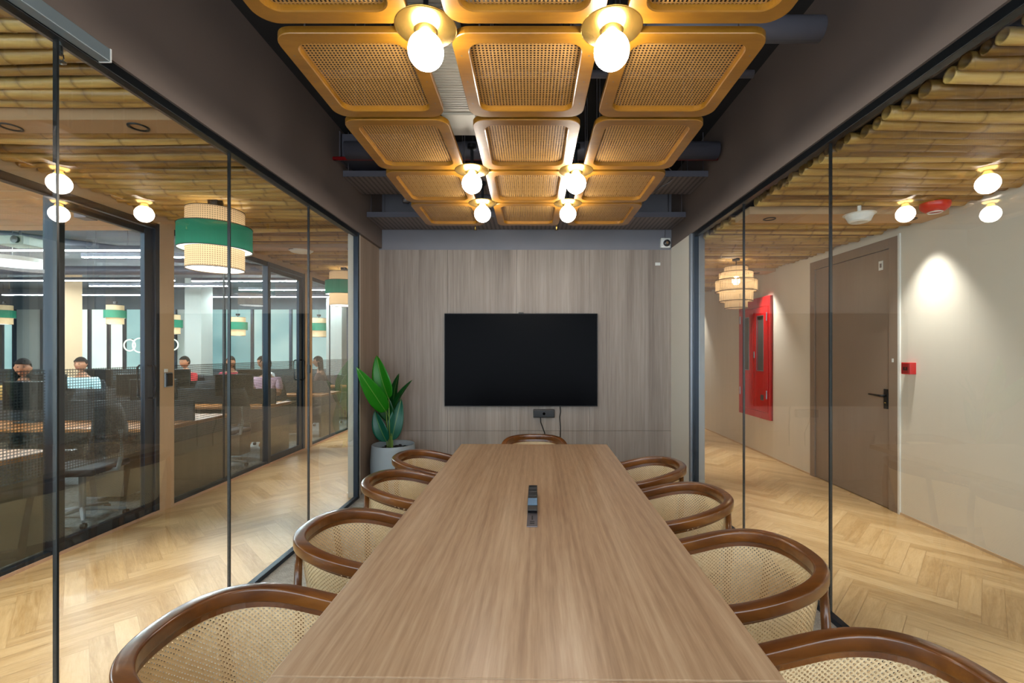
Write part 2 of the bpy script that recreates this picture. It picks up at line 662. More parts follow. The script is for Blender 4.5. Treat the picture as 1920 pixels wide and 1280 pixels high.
def herringbone(name, x0, x1, y0, y1, L=0.60, w=0.10):
    v, f, uv, val = [], [], [], []
    s = math.sqrt(0.5)

    def clip(poly, ax, lim, keep_less):
        out = []
        for i in range(len(poly)):
            a, b = poly[i], poly[(i + 1) % len(poly)]
            ia = (a[ax] <= lim) == keep_less or a[ax] == lim
            ib = (b[ax] <= lim) == keep_less or b[ax] == lim
            if ia:
                out.append(a)
            if ia != ib:
                k = (lim - a[ax]) / (b[ax] - a[ax])
                out.append(tuple(a[j] + (b[j] - a[j]) * k for j in range(4)))
        return out
    n = int(L / w)
    rr = random.Random(5)
    cx, cy = (x0 + x1) / 2, (y0 + y1) / 2
    K = int((y1 - y0 + x1 - x0) / w / 1.0) + 12
    for i in range(-K, K):
        for j in range(-K // n - 3, K // n + 3):
            # herringbone lattice: step (w,w) along i, (L,-L)... in plank frame
            bx = i * w + j * L
            by = i * w - j * L
            for kind in (0, 1):
                if kind == 0:
                    r = (bx, by, bx + L, by + w)
                else:
                    r = (bx, by + w, bx + w, by + w + L)
                g = 0.0012
                q = [(r[0] + g, r[1] + g), (r[2] - g, r[1] + g), (r[2] - g, r[3] - g), (r[0] + g, r[3] - g)]
                m = ((q[0][0] + q[2][0]) / 2, (q[0][1] + q[2][1]) / 2)
                wx, wy = (m[0] - m[1]) * s + cx, (m[0] + m[1]) * s + cy
                if wx < x0 - L or wx > x1 + L or wy < y0 - L or wy > y1 + L:
                    continue
                ou = rr.random() * 3
                poly = []
                for (a, b) in q:
                    if kind == 0:
                        uu = (b - r[1] + ou, a - r[0] + ou)
                    else:
                        uu = (a - r[0] + ou, b - r[1] + ou)
                    poly.append(((a - b) * s + cx, (a + b) * s + cy, uu[0], uu[1]))
                for ax, lim, kl in ((0, x0, False), (0, x1, True), (1, y0, False), (1, y1, True)):
                    if poly:
                        poly = clip(poly, ax, lim, kl)
                if len(poly) < 3:
                    continue
                b0 = len(v)
                v += [(p[0], p[1], 0.0) for p in poly]
                f.append(list(range(b0, b0 + len(poly))))
                uv.append([(p[2], p[3]) for p in poly])
                val.append(rr.random())
    nb = len(f)
    b0 = len(v)
    v += [(x0, y0, -0.002), (x1, y0, -0.002), (x1, y1, -0.002), (x0, y1, -0.002)]
    f.append([b0, b0 + 1, b0 + 2, b0 + 3])
    uv.append([(0, 0)] * 4)
    val.append(0.0)
    me = bpy.data.meshes.new(name)
    me.from_pydata(v, [], f)
    ul = me.uv_layers.new(name='UVMap')
    k = 0
    for u in uv:
        for c in u:
            ul.data[k].uv = c
            k += 1
    at = me.attributes.new('plank', 'FLOAT', 'FACE')
    for i, x in enumerate(val):
        at.data[i].value = x
    me.materials.append(M_OAK)
    ob = bpy.data.objects.new(name, me)
    COL.objects.link(ob)
    ob['kind'] = 'structure'
    return ob


herringbone('floor_left_corridor', XO, XL - 0.02, -2.6, 14.0)
herringbone('floor_right_corridor', XR + 0.02, XW, -2.6, 14.0)
sbox('floor_office', M_CARPET_O, -17.0, XO, -2.6, 13.2, -0.06, -0.001)

# slabs and high-level walls ---------------------------------------
sbox('ceiling', M_SLAB, XL - 0.1, XR + 0.1, -2.6, YB + 0.1, ZS, ZS + 0.1)
sbox('ceiling_left_corridor', M_SLAB, XO - 0.1, XL - 0.1, -2.6, 14.0, 2.92, 3.0)
sbox('ceiling_right_corridor', M_SLAB, XR + 0.1, XW + 0.1, -2.6, 14.0, 2.80, 2.9)
sbox('ceiling_office', plain('office_soffit', (84, 88, 94), 0.8), -17.0, XO - 0.1, -2.6, 13.2, 3.3, 3.4)
sbox('wall_left', M_BEAM, XL - 0.10, XL + 0.035, -2.6, YB, 2.72, ZS, label='umber painted bulkhead above the left glass')
sbox('wall_right', M_BEAM, XR - 0.035, XR + 0.10, -2.6, YB, 2.72, ZS, label='umber painted bulkhead above the right glass')
# TV wall
sbox('wall_back', M_GREYPAINT, XL - 0.12, XR + 0.12, YB + 0.02, YB + 0.14, 0, ZS, label='slate painted wall strip above the wood panelling')
# wood panels with fine joints (one piece of panelling)
mb = MB()
xs = [-1.787, -0.975, -0.165, 0.69, 1.650]
for a, b in zip(xs[:-1], xs[1:]):
    mb.box(a + 0.0012, b - 0.0012, YB, YB + 0.02, 0.0, 0.576)
    mb.box(a + 0.0012, b - 0.0012, YB, YB + 0.02, 0.579, 2.702)
pn = mb.build('trim_1', M_WALLWOOD)
pn['kind'] = 'structure'
pn['label'] = 'grey oak laminate panelling behind the screen'
# short side walls between glass and back wall
o = sbox('wall_left_return', M_SIDEWOOD, XL - 0.10, XL, YG + 0.10, YB, 0, 2.72)
o = sbox('trim_2', M_CREAM, XL - 0.10, XL + 0.004, YG + 0.04, YG + 0.10, 0, 2.72)
o = sbox('wall_right_return', M_CREAM, XR - 0.04, XR + 0.10, YG + 0.08, YB, 0, 2.72)
o = sbox('trim_3', M_SILVER, XR - 0.045, XR + 0.10, YG + 0.03, YG + 0.08, 0, 2.72)
# rooms further along the corridors
sbox('wall_far_left', M_BEIGE, XL - 0.10, XL - 0.04, YB, 14.0, 0, 2.9)
sbox('wall_far_right', M_CREAM, XR + 0.04, XR + 0.10, YB, 14.0, 0, 2.9)
sbox('wall_end', M_CREAM, -3.6, 3.5, 14.0, 14.1, 0, 3.0)


# meeting-room glass partitions ------------------------------------
def partition(name, x, s, joints, y0):
    """x inner plane, s=+1 when the corridor is at +x"""
    r = struct(name)
    xc = x + s * 0.012
    MB().box(min(x, xc), max(x, xc), y0, YG, 0.025, 2.68).build('glass_pane', M_GLASS, r)
    MB().box(x - 0.022, x + 0.022, y0, YG + 0.03, 2.677, 2.722).build('top_rail', M_BLACK, r, bevel=0.003)
    MB().box(x - 0.022, x + 0.022, y0, YG + 0.03, 0.0, 0.030).build('bottom_rail', M_NAVY, r, bevel=0.003)
    MB().box(x - 0.024, x + 0.024, YG - 0.015, YG + 0.03, 0.0, 2.722).build('end_frame', M_NAVY, r, bevel=0.002)
    for y in joints:
        MB().box(min(x - 0.002 * s, x + 0.014 * s), max(x - 0.002 * s, x + 0.014 * s), y - 0.004, y + 0.004, 0.03, 2.68).build('joint', M_JOINT, r)
    return r


partition('window_1', XL, -1, (1.715, 2.70, 3.665), -2.6)
partition('window_2', XR, 1, (1.53, 2.574, 3.62), -2.6)


# office front (outer wall of the left corridor) --------------------
def fbox(name, mat, r, y0, y1, z0, z1, d=0.03, bevel=0.003, xo=0.0):
    return MB().box(XO - d + xo, XO + d + xo, y0, y1, z0, z1).build(name, mat, r, bevel=bevel)


of = struct('window_3')
for i, (y0, y1) in enumerate(((-2.6, 3.32), (4.436, 6.03), (7.24, 8.80), (8.88, 13.2))):
    MB().box(XO - 0.006, XO + 0.006, y0, y1, 0.05, 2.66).build('glass_pane', M_GLASS_O, of)
    MB().box(XO - 0.012, XO - 0.009, y0 + 0.01, y1 - 0.01, 0.60, 1.372).build('dotted_film', M_FILM, of)
    fbox('base_rail', M_NAVY, of, y0, y1, 0.0, 0.05)
    fbox('head_rail', M_NAVY, of, y0, y1, 2.64, 2.70)
for y in (2.2, 5.22, 7.97):
    fbox('joint', M_JOINT, of, y - 0.005, y + 0.005, 0.05, 2.64, 0.010, 0)
fbox('mullion', M_NAVY, of, 8.80, 8.88, 0, 2.70, 0.04)
fbox('mullion', M_NAVY, of, 1.15, 1.21, 0, 2.70, 0.04)
for y0, y1 in ((4.27, 4.436), (7.02, 7.24)):
    q = sbox('trim_4', M_BEIGE, XO - 0.06, XO + 0.045, y0, y1, 0, 2.72)
o = sbox('trim_5', M_BEIGE, XO - 0.06, XO + 0.02, -2.6, 13.2, 2.70, 2.92, label='beige band above the office glass')
o = sbox('baseboard_left', plain('pink_trim', (196, 160, 134), 0.5), XO + 0.03, XO + 0.042, -2.6, 13.2, 0, 0.022)


def office_door(n, y0, y1):
    """glazed leaf in a dark metal frame, hinged at y0, pull handles near y1"""
    r = struct('door_%d' % n)
    fr = MB()
    fr.box(XO - 0.04, XO + 0.04, y0, y0 + 0.045, 0, 2.70)
    fr.box(XO - 0.04, XO + 0.04, y1 - 0.05, y1, 0, 2.70)
    fr.box(XO - 0.04, XO + 0.04, y0 + 0.045, y1 - 0.05, 2.645, 2.70)
    fr.build('door_frame', M_NAVY, r, bevel=0.003)
    a, b = y0 + 0.05, y1 - 0.055
    lf = MB()
    lf.box(XO - 0.022, XO + 0.022, a, a + 0.05, 0.008, 2.64)
    lf.box(XO - 0.022, XO + 0.022, b - 0.09, b, 0.008, 2.64)
    lf.box(XO - 0.022, XO + 0.022, a + 0.05, b - 0.09, 0.008, 0.10)
    lf.box(XO - 0.022, XO + 0.022, a + 0.05, b - 0.09, 2.58, 2.64)
    leaf = lf.build('door_leaf', M_NAVY, r, bevel=0.004)
    MB().box(XO - 0.005, XO + 0.005, a + 0.05, b - 0.09, 0.10, 2.58).build('glass_pane', M_GLASS_O, leaf)
    MB().box(XO - 0.010, XO - 0.007, a + 0.06, b - 0.10, 0.60, 1.372).build('dotted_film', M_FILM, leaf)
    for sx in (1, -1):
        yy = b - 0.045
        x1 = XO + sx * 0.022
        x2 = XO + sx * 0.085
        h = MB().tube([(x1, yy, 1.08), (x2 - sx * 0.02, yy, 1.08), (x2, yy, 1.10), (x2, yy, 1.36), (x2 - sx * 0.02, yy, 1.38), (x1, yy, 1.38)], 0.009, 10)
        h.build('pull_handle', M_BLACK, leaf, smooth=True)
    return r


office_door(1, 3.32, 4.27)
office_door(2, 6.03, 7.02)

# card readers on the beige posts
for y, lab in ((4.36, 'black card reader on the beige post beside the nearer office door'),
               (7.12, 'black card reader on the beige post beside the farther office door')):
    t = thing('card_reader', lab, 'card reader', (XO + 0.045, y, 1.235), group='office card readers')
    MB().box(0, 0.022, -0.038, 0.038, -0.062, 0.062).build('body', M_BLKPLASTIC, t, bevel=0.008)
    MB().box(0.0, 0.012, -0.046, 0.046, -0.07, 0.07).build('back_plate', M_SILVER, t, bevel=0.004)
    MB().box(0.0, 0.010, -0.045, -0.012, 0.075, 0.105).build('warning_tag', M_OFFWHITE, t)

# right corridor wall, door and fittings ---------------------------
mb = MB()
mb.box(XW, XW + 0.12, -2.6, 4.228, 0, 2.80)
mb.box(XW, XW + 0.12, 5.557, 14.0, 0, 2.80)
mb.box(XW, XW + 0.12, 4.228, 5.557, 2.585, 2.80)
mb.box(XW + 0.12, XW + 0.16, 4.0, 5.8, -0.01, 2.70)  # added backing behind the door, blocks light leaking under it
o = mb.build('wall_corridor_right', M_CREAM)
o['kind'] = 'structure'
sbox('baseboard_right', plain('pale_trim', (206, 176, 142), 0.5), XW - 0.008, XW, -2.6, 4.228, 0, 0.02)
sbox('baseboard_right_far', plain('pale_trim', (206, 176, 142), 0.5), XW - 0.008, XW, 5.557, 14.0, 0, 0.02)
sbox('trim_6', M_OFFWHITE, XW - 0.012, XW + 0.02, 4.205, 4.228, 0, 2.60)
dr = struct('door_3')
MB().box(XW - 0.001, XW + 0.12, 4.228, 5.557, -0.02, 0.002).build('added_threshold', M_OAK, dr)  # floor strip added under the door to stop the light leak
mb = MB()
mb.box(XW - 0.01, XW + 0.10, 4.228, 4.335, 0, 2.585)
mb.box(XW - 0.01, XW + 0.10, 5.47, 5.557, 0, 2.585)
mb.box(XW - 0.01, XW + 0.10, 4.335, 5.47, 2.49, 2.585)
mb.build('door_frame', M_DOOR, dr, bevel=0.002)
lf = MB().box(XW + 0.004, XW + 0.05, 4.340, 5.465, 0.008, 2.485).build('door_leaf', M_DOOR, dr, bevel=0.002)
MB().box(XW + 0.001, XW + 0.003, 4.335, 4.340, 0.02, 2.485).build('edge_strip', M_SILVER, lf)
MB().box(XW - 0.006, XW + 0.004, 4.355, 4.405, 0.955, 1.145).build('handle_plate', M_BLKPLASTIC, lf, bevel=0.004)
MB().tube([(XW, 4.38, 1.08), (XW - 0.05, 4.38, 1.08), (XW - 0.055, 4.40, 1.08), (XW - 0.055, 4.53, 1.085)], [0.013, 0.012, 0.011, 0.008], 10).build('lever', M_BLKPLASTIC, lf, smooth=True)
MB().lathe([(0.008, 0), (0.008, 0.008), (0, 0.008)], 12, (0, 0, 0)).build('keyhole', M_BRASS, lf).location = (XW - 0.008, 4.38, 1.01)
# small number plate near the top of the door
pl = MB().box(XW + 0.0, XW + 0.004, 4.42, 4.475, 2.30, 2.39).build('sign_plate', M_OFFWHITE, lf, bevel=0.002)
MB().box(XW - 0.0015, XW + 0.0, 4.436, 4.459, 2.325, 2.365).build('pictogram', M_GREYPLATE, pl)
MB().box(XW - 0.013, XW - 0.010, 4.275, 4.295, 1.405, 1.44).build('sticker', M_OFFWHITE, dr)

# fire hose cabinet
fc = thing('fire_hose_cabinet', 'red metal fire hose cabinet set on the cream corridor wall', 'fire cabinet', (XW, 6.90, 0.53))
y0, y1, H = -0.475, 0.475, 1.775
MB().box(-0.02, 0.0, y0, y1, 0, H).build('back_box', M_REDDARK, fc)
mb = MB()
for a in ((y0, y0 + 0.04, 0, H), (y1 - 0.04, y1, 0, H), (y0 + 0.04, y1 - 0.04, 0, 0.10), (y0 + 0.04, y1 - 0.04, H - 0.14, H)):
    mb.box(-0.045, -0.018, *a)
mb.build('frame', M_RED, fc, bevel=0.003)
for s in (-1, 1):
    ya, yb = (y0 + 0.045, -0.004) if s < 0 else (0.004, y1 - 0.045)
    w0, w1 = ya + 0.12, yb - 0.12
    mb = MB()
    zA, zB, zW0, zW1 = 0.105, H - 0.145, 0.70, 1.50
    mb.box(-0.052, -0.02, ya, w0, zA, zB)
    mb.box(-0.052, -0.02, w1, yb, zA, zB)
    mb.box(-0.052, -0.02, w0, w1, zA, zW0)
    mb.box(-0.052, -0.02, w0, w1, zW1, zB)
    d = mb.build('door', M_RED, fc, bevel=0.002)
    MB().box(-0.040, -0.030, w0, w1, zW0, zW1).build('window_pane', plain('smoky_glass', (92, 88, 84), 0.12), d)
    fr = MB()
    for a in ((w0 - 0.008, w0, zW0 - 0.008, zW1 + 0.008), (w1, w1 + 0.008, zW0 - 0.008, zW1 + 0.008), (w0, w1, zW0 - 0.008, zW0), (w0, w1, zW1, zW1 + 0.008)):
        fr.box(-0.055, -0.045, *a)
    fr.build('window_trim', M_SILVER, d)
    hy = ya + 0.02 if s < 0 else yb - 0.02
    for z in (0.30, 1.42):
        MB().tube([(-0.057, hy, z), (-0.057, hy, z + 0.12)], 0.008, 8).build('hinge', M_SILVER, d)
    if s < 0:
        MB().box(-0.060, -0.052, yb - 0.055, yb - 0.02, 0.88, 0.98).build('latch', M_SILVER, d, bevel=0.003)
        MB().box(-0.058, -0.052, ya + 0.11, ya + 0.19, 0.27, 0.35).build('lock_box', M_GREYPLATE, d, bevel=0.003)

# manual call point
cp = thing('fire_call_point', 'small red fire call point box beside the taupe corridor door', 'call point', (XW, 4.085, 1.355))
MB().box(-0.055, 0, -0.05, 0.05, -0.052, 0.052).build('housing', M_RED, cp, bevel=0.004)
fp = MB().box(-0.058, -0.054, -0.042, 0.042, -0.044, 0.044).build('front_plate', M_REDDARK, cp, bevel=0.001)
mb = MB()
mb.box(-0.0600, -0.0575, -0.022, 0.022, -0.018, -0.010)
mb.box(-0.0600, -0.0575, -0.022, -0.006, -0.012, 0.012)
mb.box(-0.0600, -0.0575, 0.006, 0.022, -0.012, 0.012)
mb.build('pictogram', M_BLKPLASTIC, cp)
cp.children[-1].location = (0, 0, 0)

# ------------------------------------------------------------------ office far glazing
ow = struct('window_4')
YF = 13.0
wn_white = emit('lit_window_white', (0.95, 1.0, 0.90), 0.95)


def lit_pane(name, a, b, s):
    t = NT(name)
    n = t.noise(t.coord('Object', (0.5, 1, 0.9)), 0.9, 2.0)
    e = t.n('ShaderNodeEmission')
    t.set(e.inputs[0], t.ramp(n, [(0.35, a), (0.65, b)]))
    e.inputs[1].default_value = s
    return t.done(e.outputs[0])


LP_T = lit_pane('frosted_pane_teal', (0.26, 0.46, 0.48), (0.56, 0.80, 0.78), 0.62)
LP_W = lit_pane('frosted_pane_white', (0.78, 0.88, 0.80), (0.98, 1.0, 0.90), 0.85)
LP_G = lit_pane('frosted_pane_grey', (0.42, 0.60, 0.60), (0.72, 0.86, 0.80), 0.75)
MB().box(-17, -3.60, YF, YF + 0.1, 0, 1.02).build('sill_wall', plain('dark_sill', (52, 64, 70), 0.6), ow)
MB().box(-17, -3.60, YF, YF + 0.1, 2.72, 3.35).build('head_wall', plain('dark_head', (66, 74, 80), 0.7), ow)
x = -17.0
k = 0
wds = [1.0, 0.9, 0.35, 0.8, 1.05, 0.3, 0.55, 0.45, 1.2, 0.25, 0.9, 0.5, 0.8, 1.1, 0.35, 0.9, 0.75, 1.0, 0.4, 0.85]
while x < -3.7:
    w = wds[k % len(wds)]
    x2 = min(x + w, -3.66)
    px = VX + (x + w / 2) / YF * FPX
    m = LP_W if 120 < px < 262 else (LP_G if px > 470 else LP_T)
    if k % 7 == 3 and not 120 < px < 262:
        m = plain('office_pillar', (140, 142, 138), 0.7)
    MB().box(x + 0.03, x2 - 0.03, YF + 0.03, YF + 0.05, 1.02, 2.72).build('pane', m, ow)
    MB().box(x2 - 0.035, x2 + 0.035, YF - 0.03, YF + 0.08, 1.02, 2.72).build('mullion', M_NAVY, ow)
    x = x2
    k += 1
sbox('wall_office_left', M_CREAM, -17.1, -17.0, -2.6, 13.2, 0, 3.4)
for i, (cx, cy, m) in enumerate(((-10.15, 9.9, M_BEIGE), (-8.2, 11.25, plain('office_pillar', (140, 142, 138), 0.7)), (-5.1, 12.0, plain('office_pillar', (140, 142, 138), 0.7)))):
    sbox('wall_column', m, cx - 0.2, cx + 0.2, cy - 0.2, cy + 0.2, 0, 3.3)
# ================================================================== CEILING OF CANE PANELS
ROWS = [(-0.94, -0.31), (-0.27, 0.36), (0.40, 1.03), (1.065, 1.692), (1.742, 2.365), (2.392, 3.043), (3.079, 3.717), (3.743, 4.391)]
ROWN = {7: 'row nearest the TV wall', 6: 'second row from the TV wall', 5: 'middle row, third from the TV wall',
        4: 'row just beyond the nearest globe lamps', 3: 'row cut by the top of the photo'}
COLS = [(-1.000, -0.440), (-0.312, 0.268), (0.345, 0.930)]
COLN = ['left', 'centre', 'right']


def panel_frame(w, l):
    o = rrect(-w / 2, w / 2, -l / 2, l / 2, 0.075, 7)
    fw = 0.062
    i = rrect(-w / 2 + fw, w / 2 - fw, -l / 2 + fw, l / 2 - fw, 0.055, 7)
    g = rrect(-w / 2 + fw - 0.004, w / 2 - fw + 0.004, -l / 2 + fw - 0.004, l / 2 - fw + 0.004, 0.058, 7)
    n = len(o)
    loops = [[(x, y, 0.003) for x, y in o], [(x * 0.994, y * 0.994, 0) for x, y in o], [(x, y, 0) for x, y in g],
             [(x, y, 0.004) for x, y in i], [(x, y, 0.028) for x, y in i], [(x, y, 0.028) for x, y in o], [(x, y, 0.003) for x, y in o]]
    mb = MB()
    for lp in loops:
        mb.v += lp
    for a in range(len(loops) - 1):
        for k in range(n):
            mb.f.append([a * n + k, a * n + (k + 1) % n, (a + 1) * n + (k + 1) % n, (a + 1) * n + k])
            mb.uv.append(None)
    return mb, i


ZP = 2.72
protos = {}
for ri, (ya, yb) in enumerate(ROWS):
    if ri < 2:
        continue
    for ci, (xa, xb) in enumerate(COLS):
        w, l = xb - xa, yb - ya
        nm = ROWN.get(ri)
        lab = '%s cane ceiling panel with honey wood frame, %s' % (COLN[ci], nm) if nm else \
            '%s cane ceiling panel with honey wood frame, above the camera end of the table' % COLN[ci]
        t = thing('cane_ceiling_panel', lab, 'ceiling panel', ((xa + xb) / 2, (ya + yb) / 2, ZP), group='cane panels hanging over the table')
        mb, inn = panel_frame(w, l)
        mb.build('frame', M_PANELWOOD, t)
        c = MB()
        c.v = [(x * 1.01, y * 1.01, 0.0245) for x, y in inn]
        c.f = [list(range(len(inn)))]
        c.uv = [[(x, y) for x, y in inn]]
        c.build('cane_mesh', M_CANE_CEIL, t)
        for sx in (-1, 1):
            for sy in (-1, 1):
                MB().tube([(sx * (w / 2 - 0.11), sy * (l / 2 - 0.05), 0.02), (sx * (w / 2 - 0.11), sy * (l / 2 - 0.05), ZS - ZP)], 0.0035, 6).build('suspension_rod', M_GREYPLATE, t)
        sc = MB()
        for sx in (-1, 1):
            for yy in (-0.18, 0.0, 0.18):
                sc.lathe([(0.0035, -0.0008), (0.0, -0.001)], 8, (sx * (w / 2 - 0.028), yy, 0))
        sc.build('screws', M_GREYPLATE, t)


# ------------------------------------------------------------------ globe lamps
def globe_lamp():
    t = thing('globe_lamp', '', 'lamp', (0, 0, 0))
    d = MB().lathe([(0.045, 0.050), (0.112, 0.058), (0.116, 0.060), (0.116, 0.064), (0.110, 0.066), (0.0, 0.066)], 48).build('brass_dish', M_BRASS, t, smooth=True)
    MB().lathe([(0.034, 0.030), (0.036, 0.052), (0.046, 0.054), (0.046, 0.064)], 24, (0, 0, 0), True).build('holder', M_BRASS, t, smooth=True)
    mb = MB()
    prof = [(0.0665 * math.sin(R(a)), -0.0665 * math.cos(R(a)) - 0.027) for a in range(0, 165, 9)]
    prof[0] = (0.0003, prof[0][1])
    mb.lathe(prof, 40)
    mb.build('glass_globe', M_GLOBE, t, smooth=True)
    MB().lathe([(0.010, 0.066), (0.010, 0.20), (0.03, 0.21), (0.03, 0.235)], 14, (0, 0, 0), True).build('stem', M_BLACK, t)
    return t


proto = None
for (yy, where) in ((3.735, 'pair nearest the TV wall'), (3.062, 'middle pair over the table'), (1.715, 'large pair nearest the camera'), (0.38, None), (-0.96, None)):  # the last two pairs are out of view, added to light the room
    for x, side in ((-0.395, 'left'), (0.305, 'right')):
        lab = '%s lit white globe lamp under a brass dish, %s' % (side, where) if where else '%s added unseen globe lamp for room light, %s' % (side, 'over the camera end of the table' if yy > 0 else 'behind the camera')
        if proto is None:
            g = proto = globe_lamp()
        else:
            g = copy_thing(proto)
        g.location = (x, yy, 2.66)
        g['label'] = lab
        g['group'] = 'globe lamps between the cane panels'

# ------------------------------------------------------------------ services in the ceiling void
M_TRAY = perforated('perforated_tray', (128, 116, 112), 0.024, 0.26, sx=0.5)
M_TRAYD = perforated('dark_perforated_tray', (104, 100, 100), 0.040, 0.24)


def tray(name, lab, x0, x1, y0, y1, z, mat=None, lip=0.055):
    t = thing(name, lab, 'cable tray', ((x0 + x1) / 2, (y0 + y1) / 2, z))
    a, b = (x1 - x0) / 2, (y1 - y0) / 2
    MB().box(-a, a, -b, b, 0, 0.003).build('base', mat or M_TRAY, t)
    if x1 - x0 > y1 - y0:
        MB().box(-a, a, -b - 0.003, -b, 0, lip).build('front_lip', M_DUCT, t)
        MB().box(-a, a, b, b + 0.003, 0, lip).build('back_lip', M_DUCT, t)
    else:
        MB().box(-a - 0.003, -a, -b, b, 0, lip).build('side_lip', M_DUCT, t)
        MB().box(a, a + 0.003, -b, b, 0, lip).build('side_lip', M_DUCT, t)
    for s in (-1, 1):
        for q in (-1, 1):
            MB().tube([(s * (a - 0.04), q * (b - 0.02), 0.003), (s * (a - 0.04), q * (b - 0.02), ZS - z)], 0.004, 6).build('hanger_rod', M_GREYPLATE, t)
    return t


tray('cable_tray', 'wide perforated grey cable tray running above the TV wall', XL + 0.04, XR - 0.04, 4.84, 5.33, 2.935)
tray('cable_tray', 'higher perforated cable tray crossing above the middle cane panels', XL + 0.04, XR - 0.04, 4.23, 4.70, 3.13)
tray('cable_tray', 'narrow perforated tray in the gap over the near left globe lamp', -0.45, -0.34, 0.2, 1.66, 2.86, M_TRAYD)
tray('cable_tray', 'plain grey tray in the gap over the near right globe lamp', 0.27, 0.36, 0.2, 1.66, 2.86, plain('grey_strip', (112, 106, 104), 0.5, 0.3))
# off-white slatted duct between left and centre columns
dt = thing('air_conditioning_duct', 'off-white ribbed air duct in the gap between left and centre panels', 'air duct', (-0.425, 2.06, 2.90))
MB().box(-0.085, 0.085, -0.84, 0.80, 0, 0.20).build('casing', M_LOUVRE, dt, bevel=0.006)
mb = MB()
for k in range(62):
    y = -0.82 + k * 0.0225
    mb.box(-0.075, 0.075, y, y + 0.011, -0.006, 0.001)
mb.build('ribs', M_LOUVRE, dt)
MB().box(-0.10, 0.10, 0.60, 0.86, -0.012, 0.21).build('end_collar', M_LOUVRE, dt, bevel=0.006)
ac = thing('fan_coil_unit', 'pale grey fan coil casing glimpsed above the gap before the second panel row', 'air conditioner', (-0.25, 1.70, 3.02))
MB().box(-0.62, 0.58, -0.28, 0.28, 0, 0.28).build('casing', plain('pale_casing', (150, 144, 136), 0.6), ac, bevel=0.008)
MB().box(0.58, 0.70, -0.18, 0.18, 0.04, 0.22).build('pipe_box', M_DUCT, ac, bevel=0.005)


def pipe(name, lab, pts, r, mat, cat='pipe'):
    o = MB().tube(pts, r, 20).build(name, mat, smooth=False)
    for p in o.data.polygons:
        p.use_smooth = len(p.vertices) == 4
    tag(o, lab, cat)
    return o


pipe('duct_pipe', 'short thick grey pipe stub right of the near cane panels', [(0.2, 2.20, 3.06), (1.40, 2.20, 3.06)], 0.058, M_DUCT)
pipe('drain_pipe', 'thin grey pipe across the void behind the pipe stub', [(-1.2, 2.62, 3.10), (1.28, 2.62, 3.10)], 0.022, M_DUCT)
pipe('duct_pipe', 'round grey duct over the right end of the middle panels', [(-1.6, 3.95, 3.12 + 0.13), (1.62, 3.95, 3.12 + 0.13)], 0.075, M_DUCT)
pipe('sprinkler_pipe', 'dark red sprinkler pipe above the left ends of the panels', [(XL + 0.04, 4.02, 3.21), (XR - 0.04, 4.02, 3.21)], 0.017, M_REDDARK)
bx = thing('duct', 'box duct of grey metal in the void above the left panels', 'air duct', (-1.25, 4.32, 3.26))
MB().box(-0.48, 0.18, -0.15, 0.30, 0, 0.24).build('casing', M_DUCT, bx, bevel=0.004)
MB().box(-0.50, -0.485, -0.17, 0.32, -0.015, 0.255).build('flange', M_GREYPLATE, bx)
# small drop heads
for x, y, z, lab in ((-0.62, 5.10, 2.90, 'small brass sprinkler head under the tray left of the screen'),
                     (0.29, 5.10, 2.90, 'small brass sprinkler head under the tray right of the screen')):
    t = thing('ceiling_sprinkler', lab, 'sprinkler', (x, y, z))
    MB().tube([(0, 0, 0.0), (0, 0, 0.10)], 0.010, 10).build('nipple', M_BRASS, t)
    MB().lathe([(0.004, -0.035), (0.020, -0.033), (0.020, -0.030), (0.005, -0.028), (0.012, 0.0)], 14, (0, 0, 0), True).build('deflector', M_BRASS, t)
for x, y, lab in ((-1.30, 4.75, 'small speaker and pipe fitting in the dark void left of the panels'),
                  (1.15, 4.78, 'small cup shaped light fitting hanging in the dark void right of the panels')):
    t = thing('void_fitting', lab, 'fitting', (x, y, 3.06))
    MB().lathe([(0.035, 0.0), (0.045, 0.03), (0.02, 0.06), (0.015, 0.15)], 16, (0, 0, 0), True).build('cup', M_GREYPLATE, t, smooth=True)
    MB().tube([(0, 0, 0.15), (0.01, 0, 0.35), (0, 0, ZS - 3.06)], 0.004, 6).build('cord', M_BLKPLASTIC, t)
for x, y, lab, ph in ((1.28, 4.05, 'thin grey flexible cable drooping right of the far panels', 0.0),):
    pts = [(x + 0.10 * math.sin(k * 0.9 + ph) * (k / 12), y + 0.3 * k / 12, 3.5 - 0.04 * k - 0.01 * math.sin(k)) for k in range(13)]
    o = MB().tube(pts, 0.004, 6).build('flexible_cable', M_GREYPLATE, smooth=True)
    tag(o, lab, 'cable')

# metal cover strip along the top rail at the near left
cv = thing('door_closer_cover', 'grey metal cover strip on the top rail of the near left glass', 'door closer', (XL + 0.04, 0.9, 2.71))
MB().box(-0.016, 0.030, -1.0, 0.955, -0.028, 0.025).build('cover', plain('blue_grey_cover', (128, 140, 146), 0.35, 0.4), cv, bevel=0.003)
MB().box(-0.018, 0.031, 0.955, 0.960, -0.029, 0.026).build('end_cap', M_OFFWHITE, cv)

# ================================================================== TABLE
TZ = 0.75
ang = -math.atan2(0.0375, 2.69)
tb = thing('meeting_table', 'long walnut laminate meeting table in the middle of the room', 'table', (0.0085, 2.376, 0), ang)


def tl(x, y, z):
    """world -> table coordinates"""
    v = Matrix.Rotation(-ang, 4, 'Z') @ Vector((x - 0.0085, y - 2.376, z))
    return v


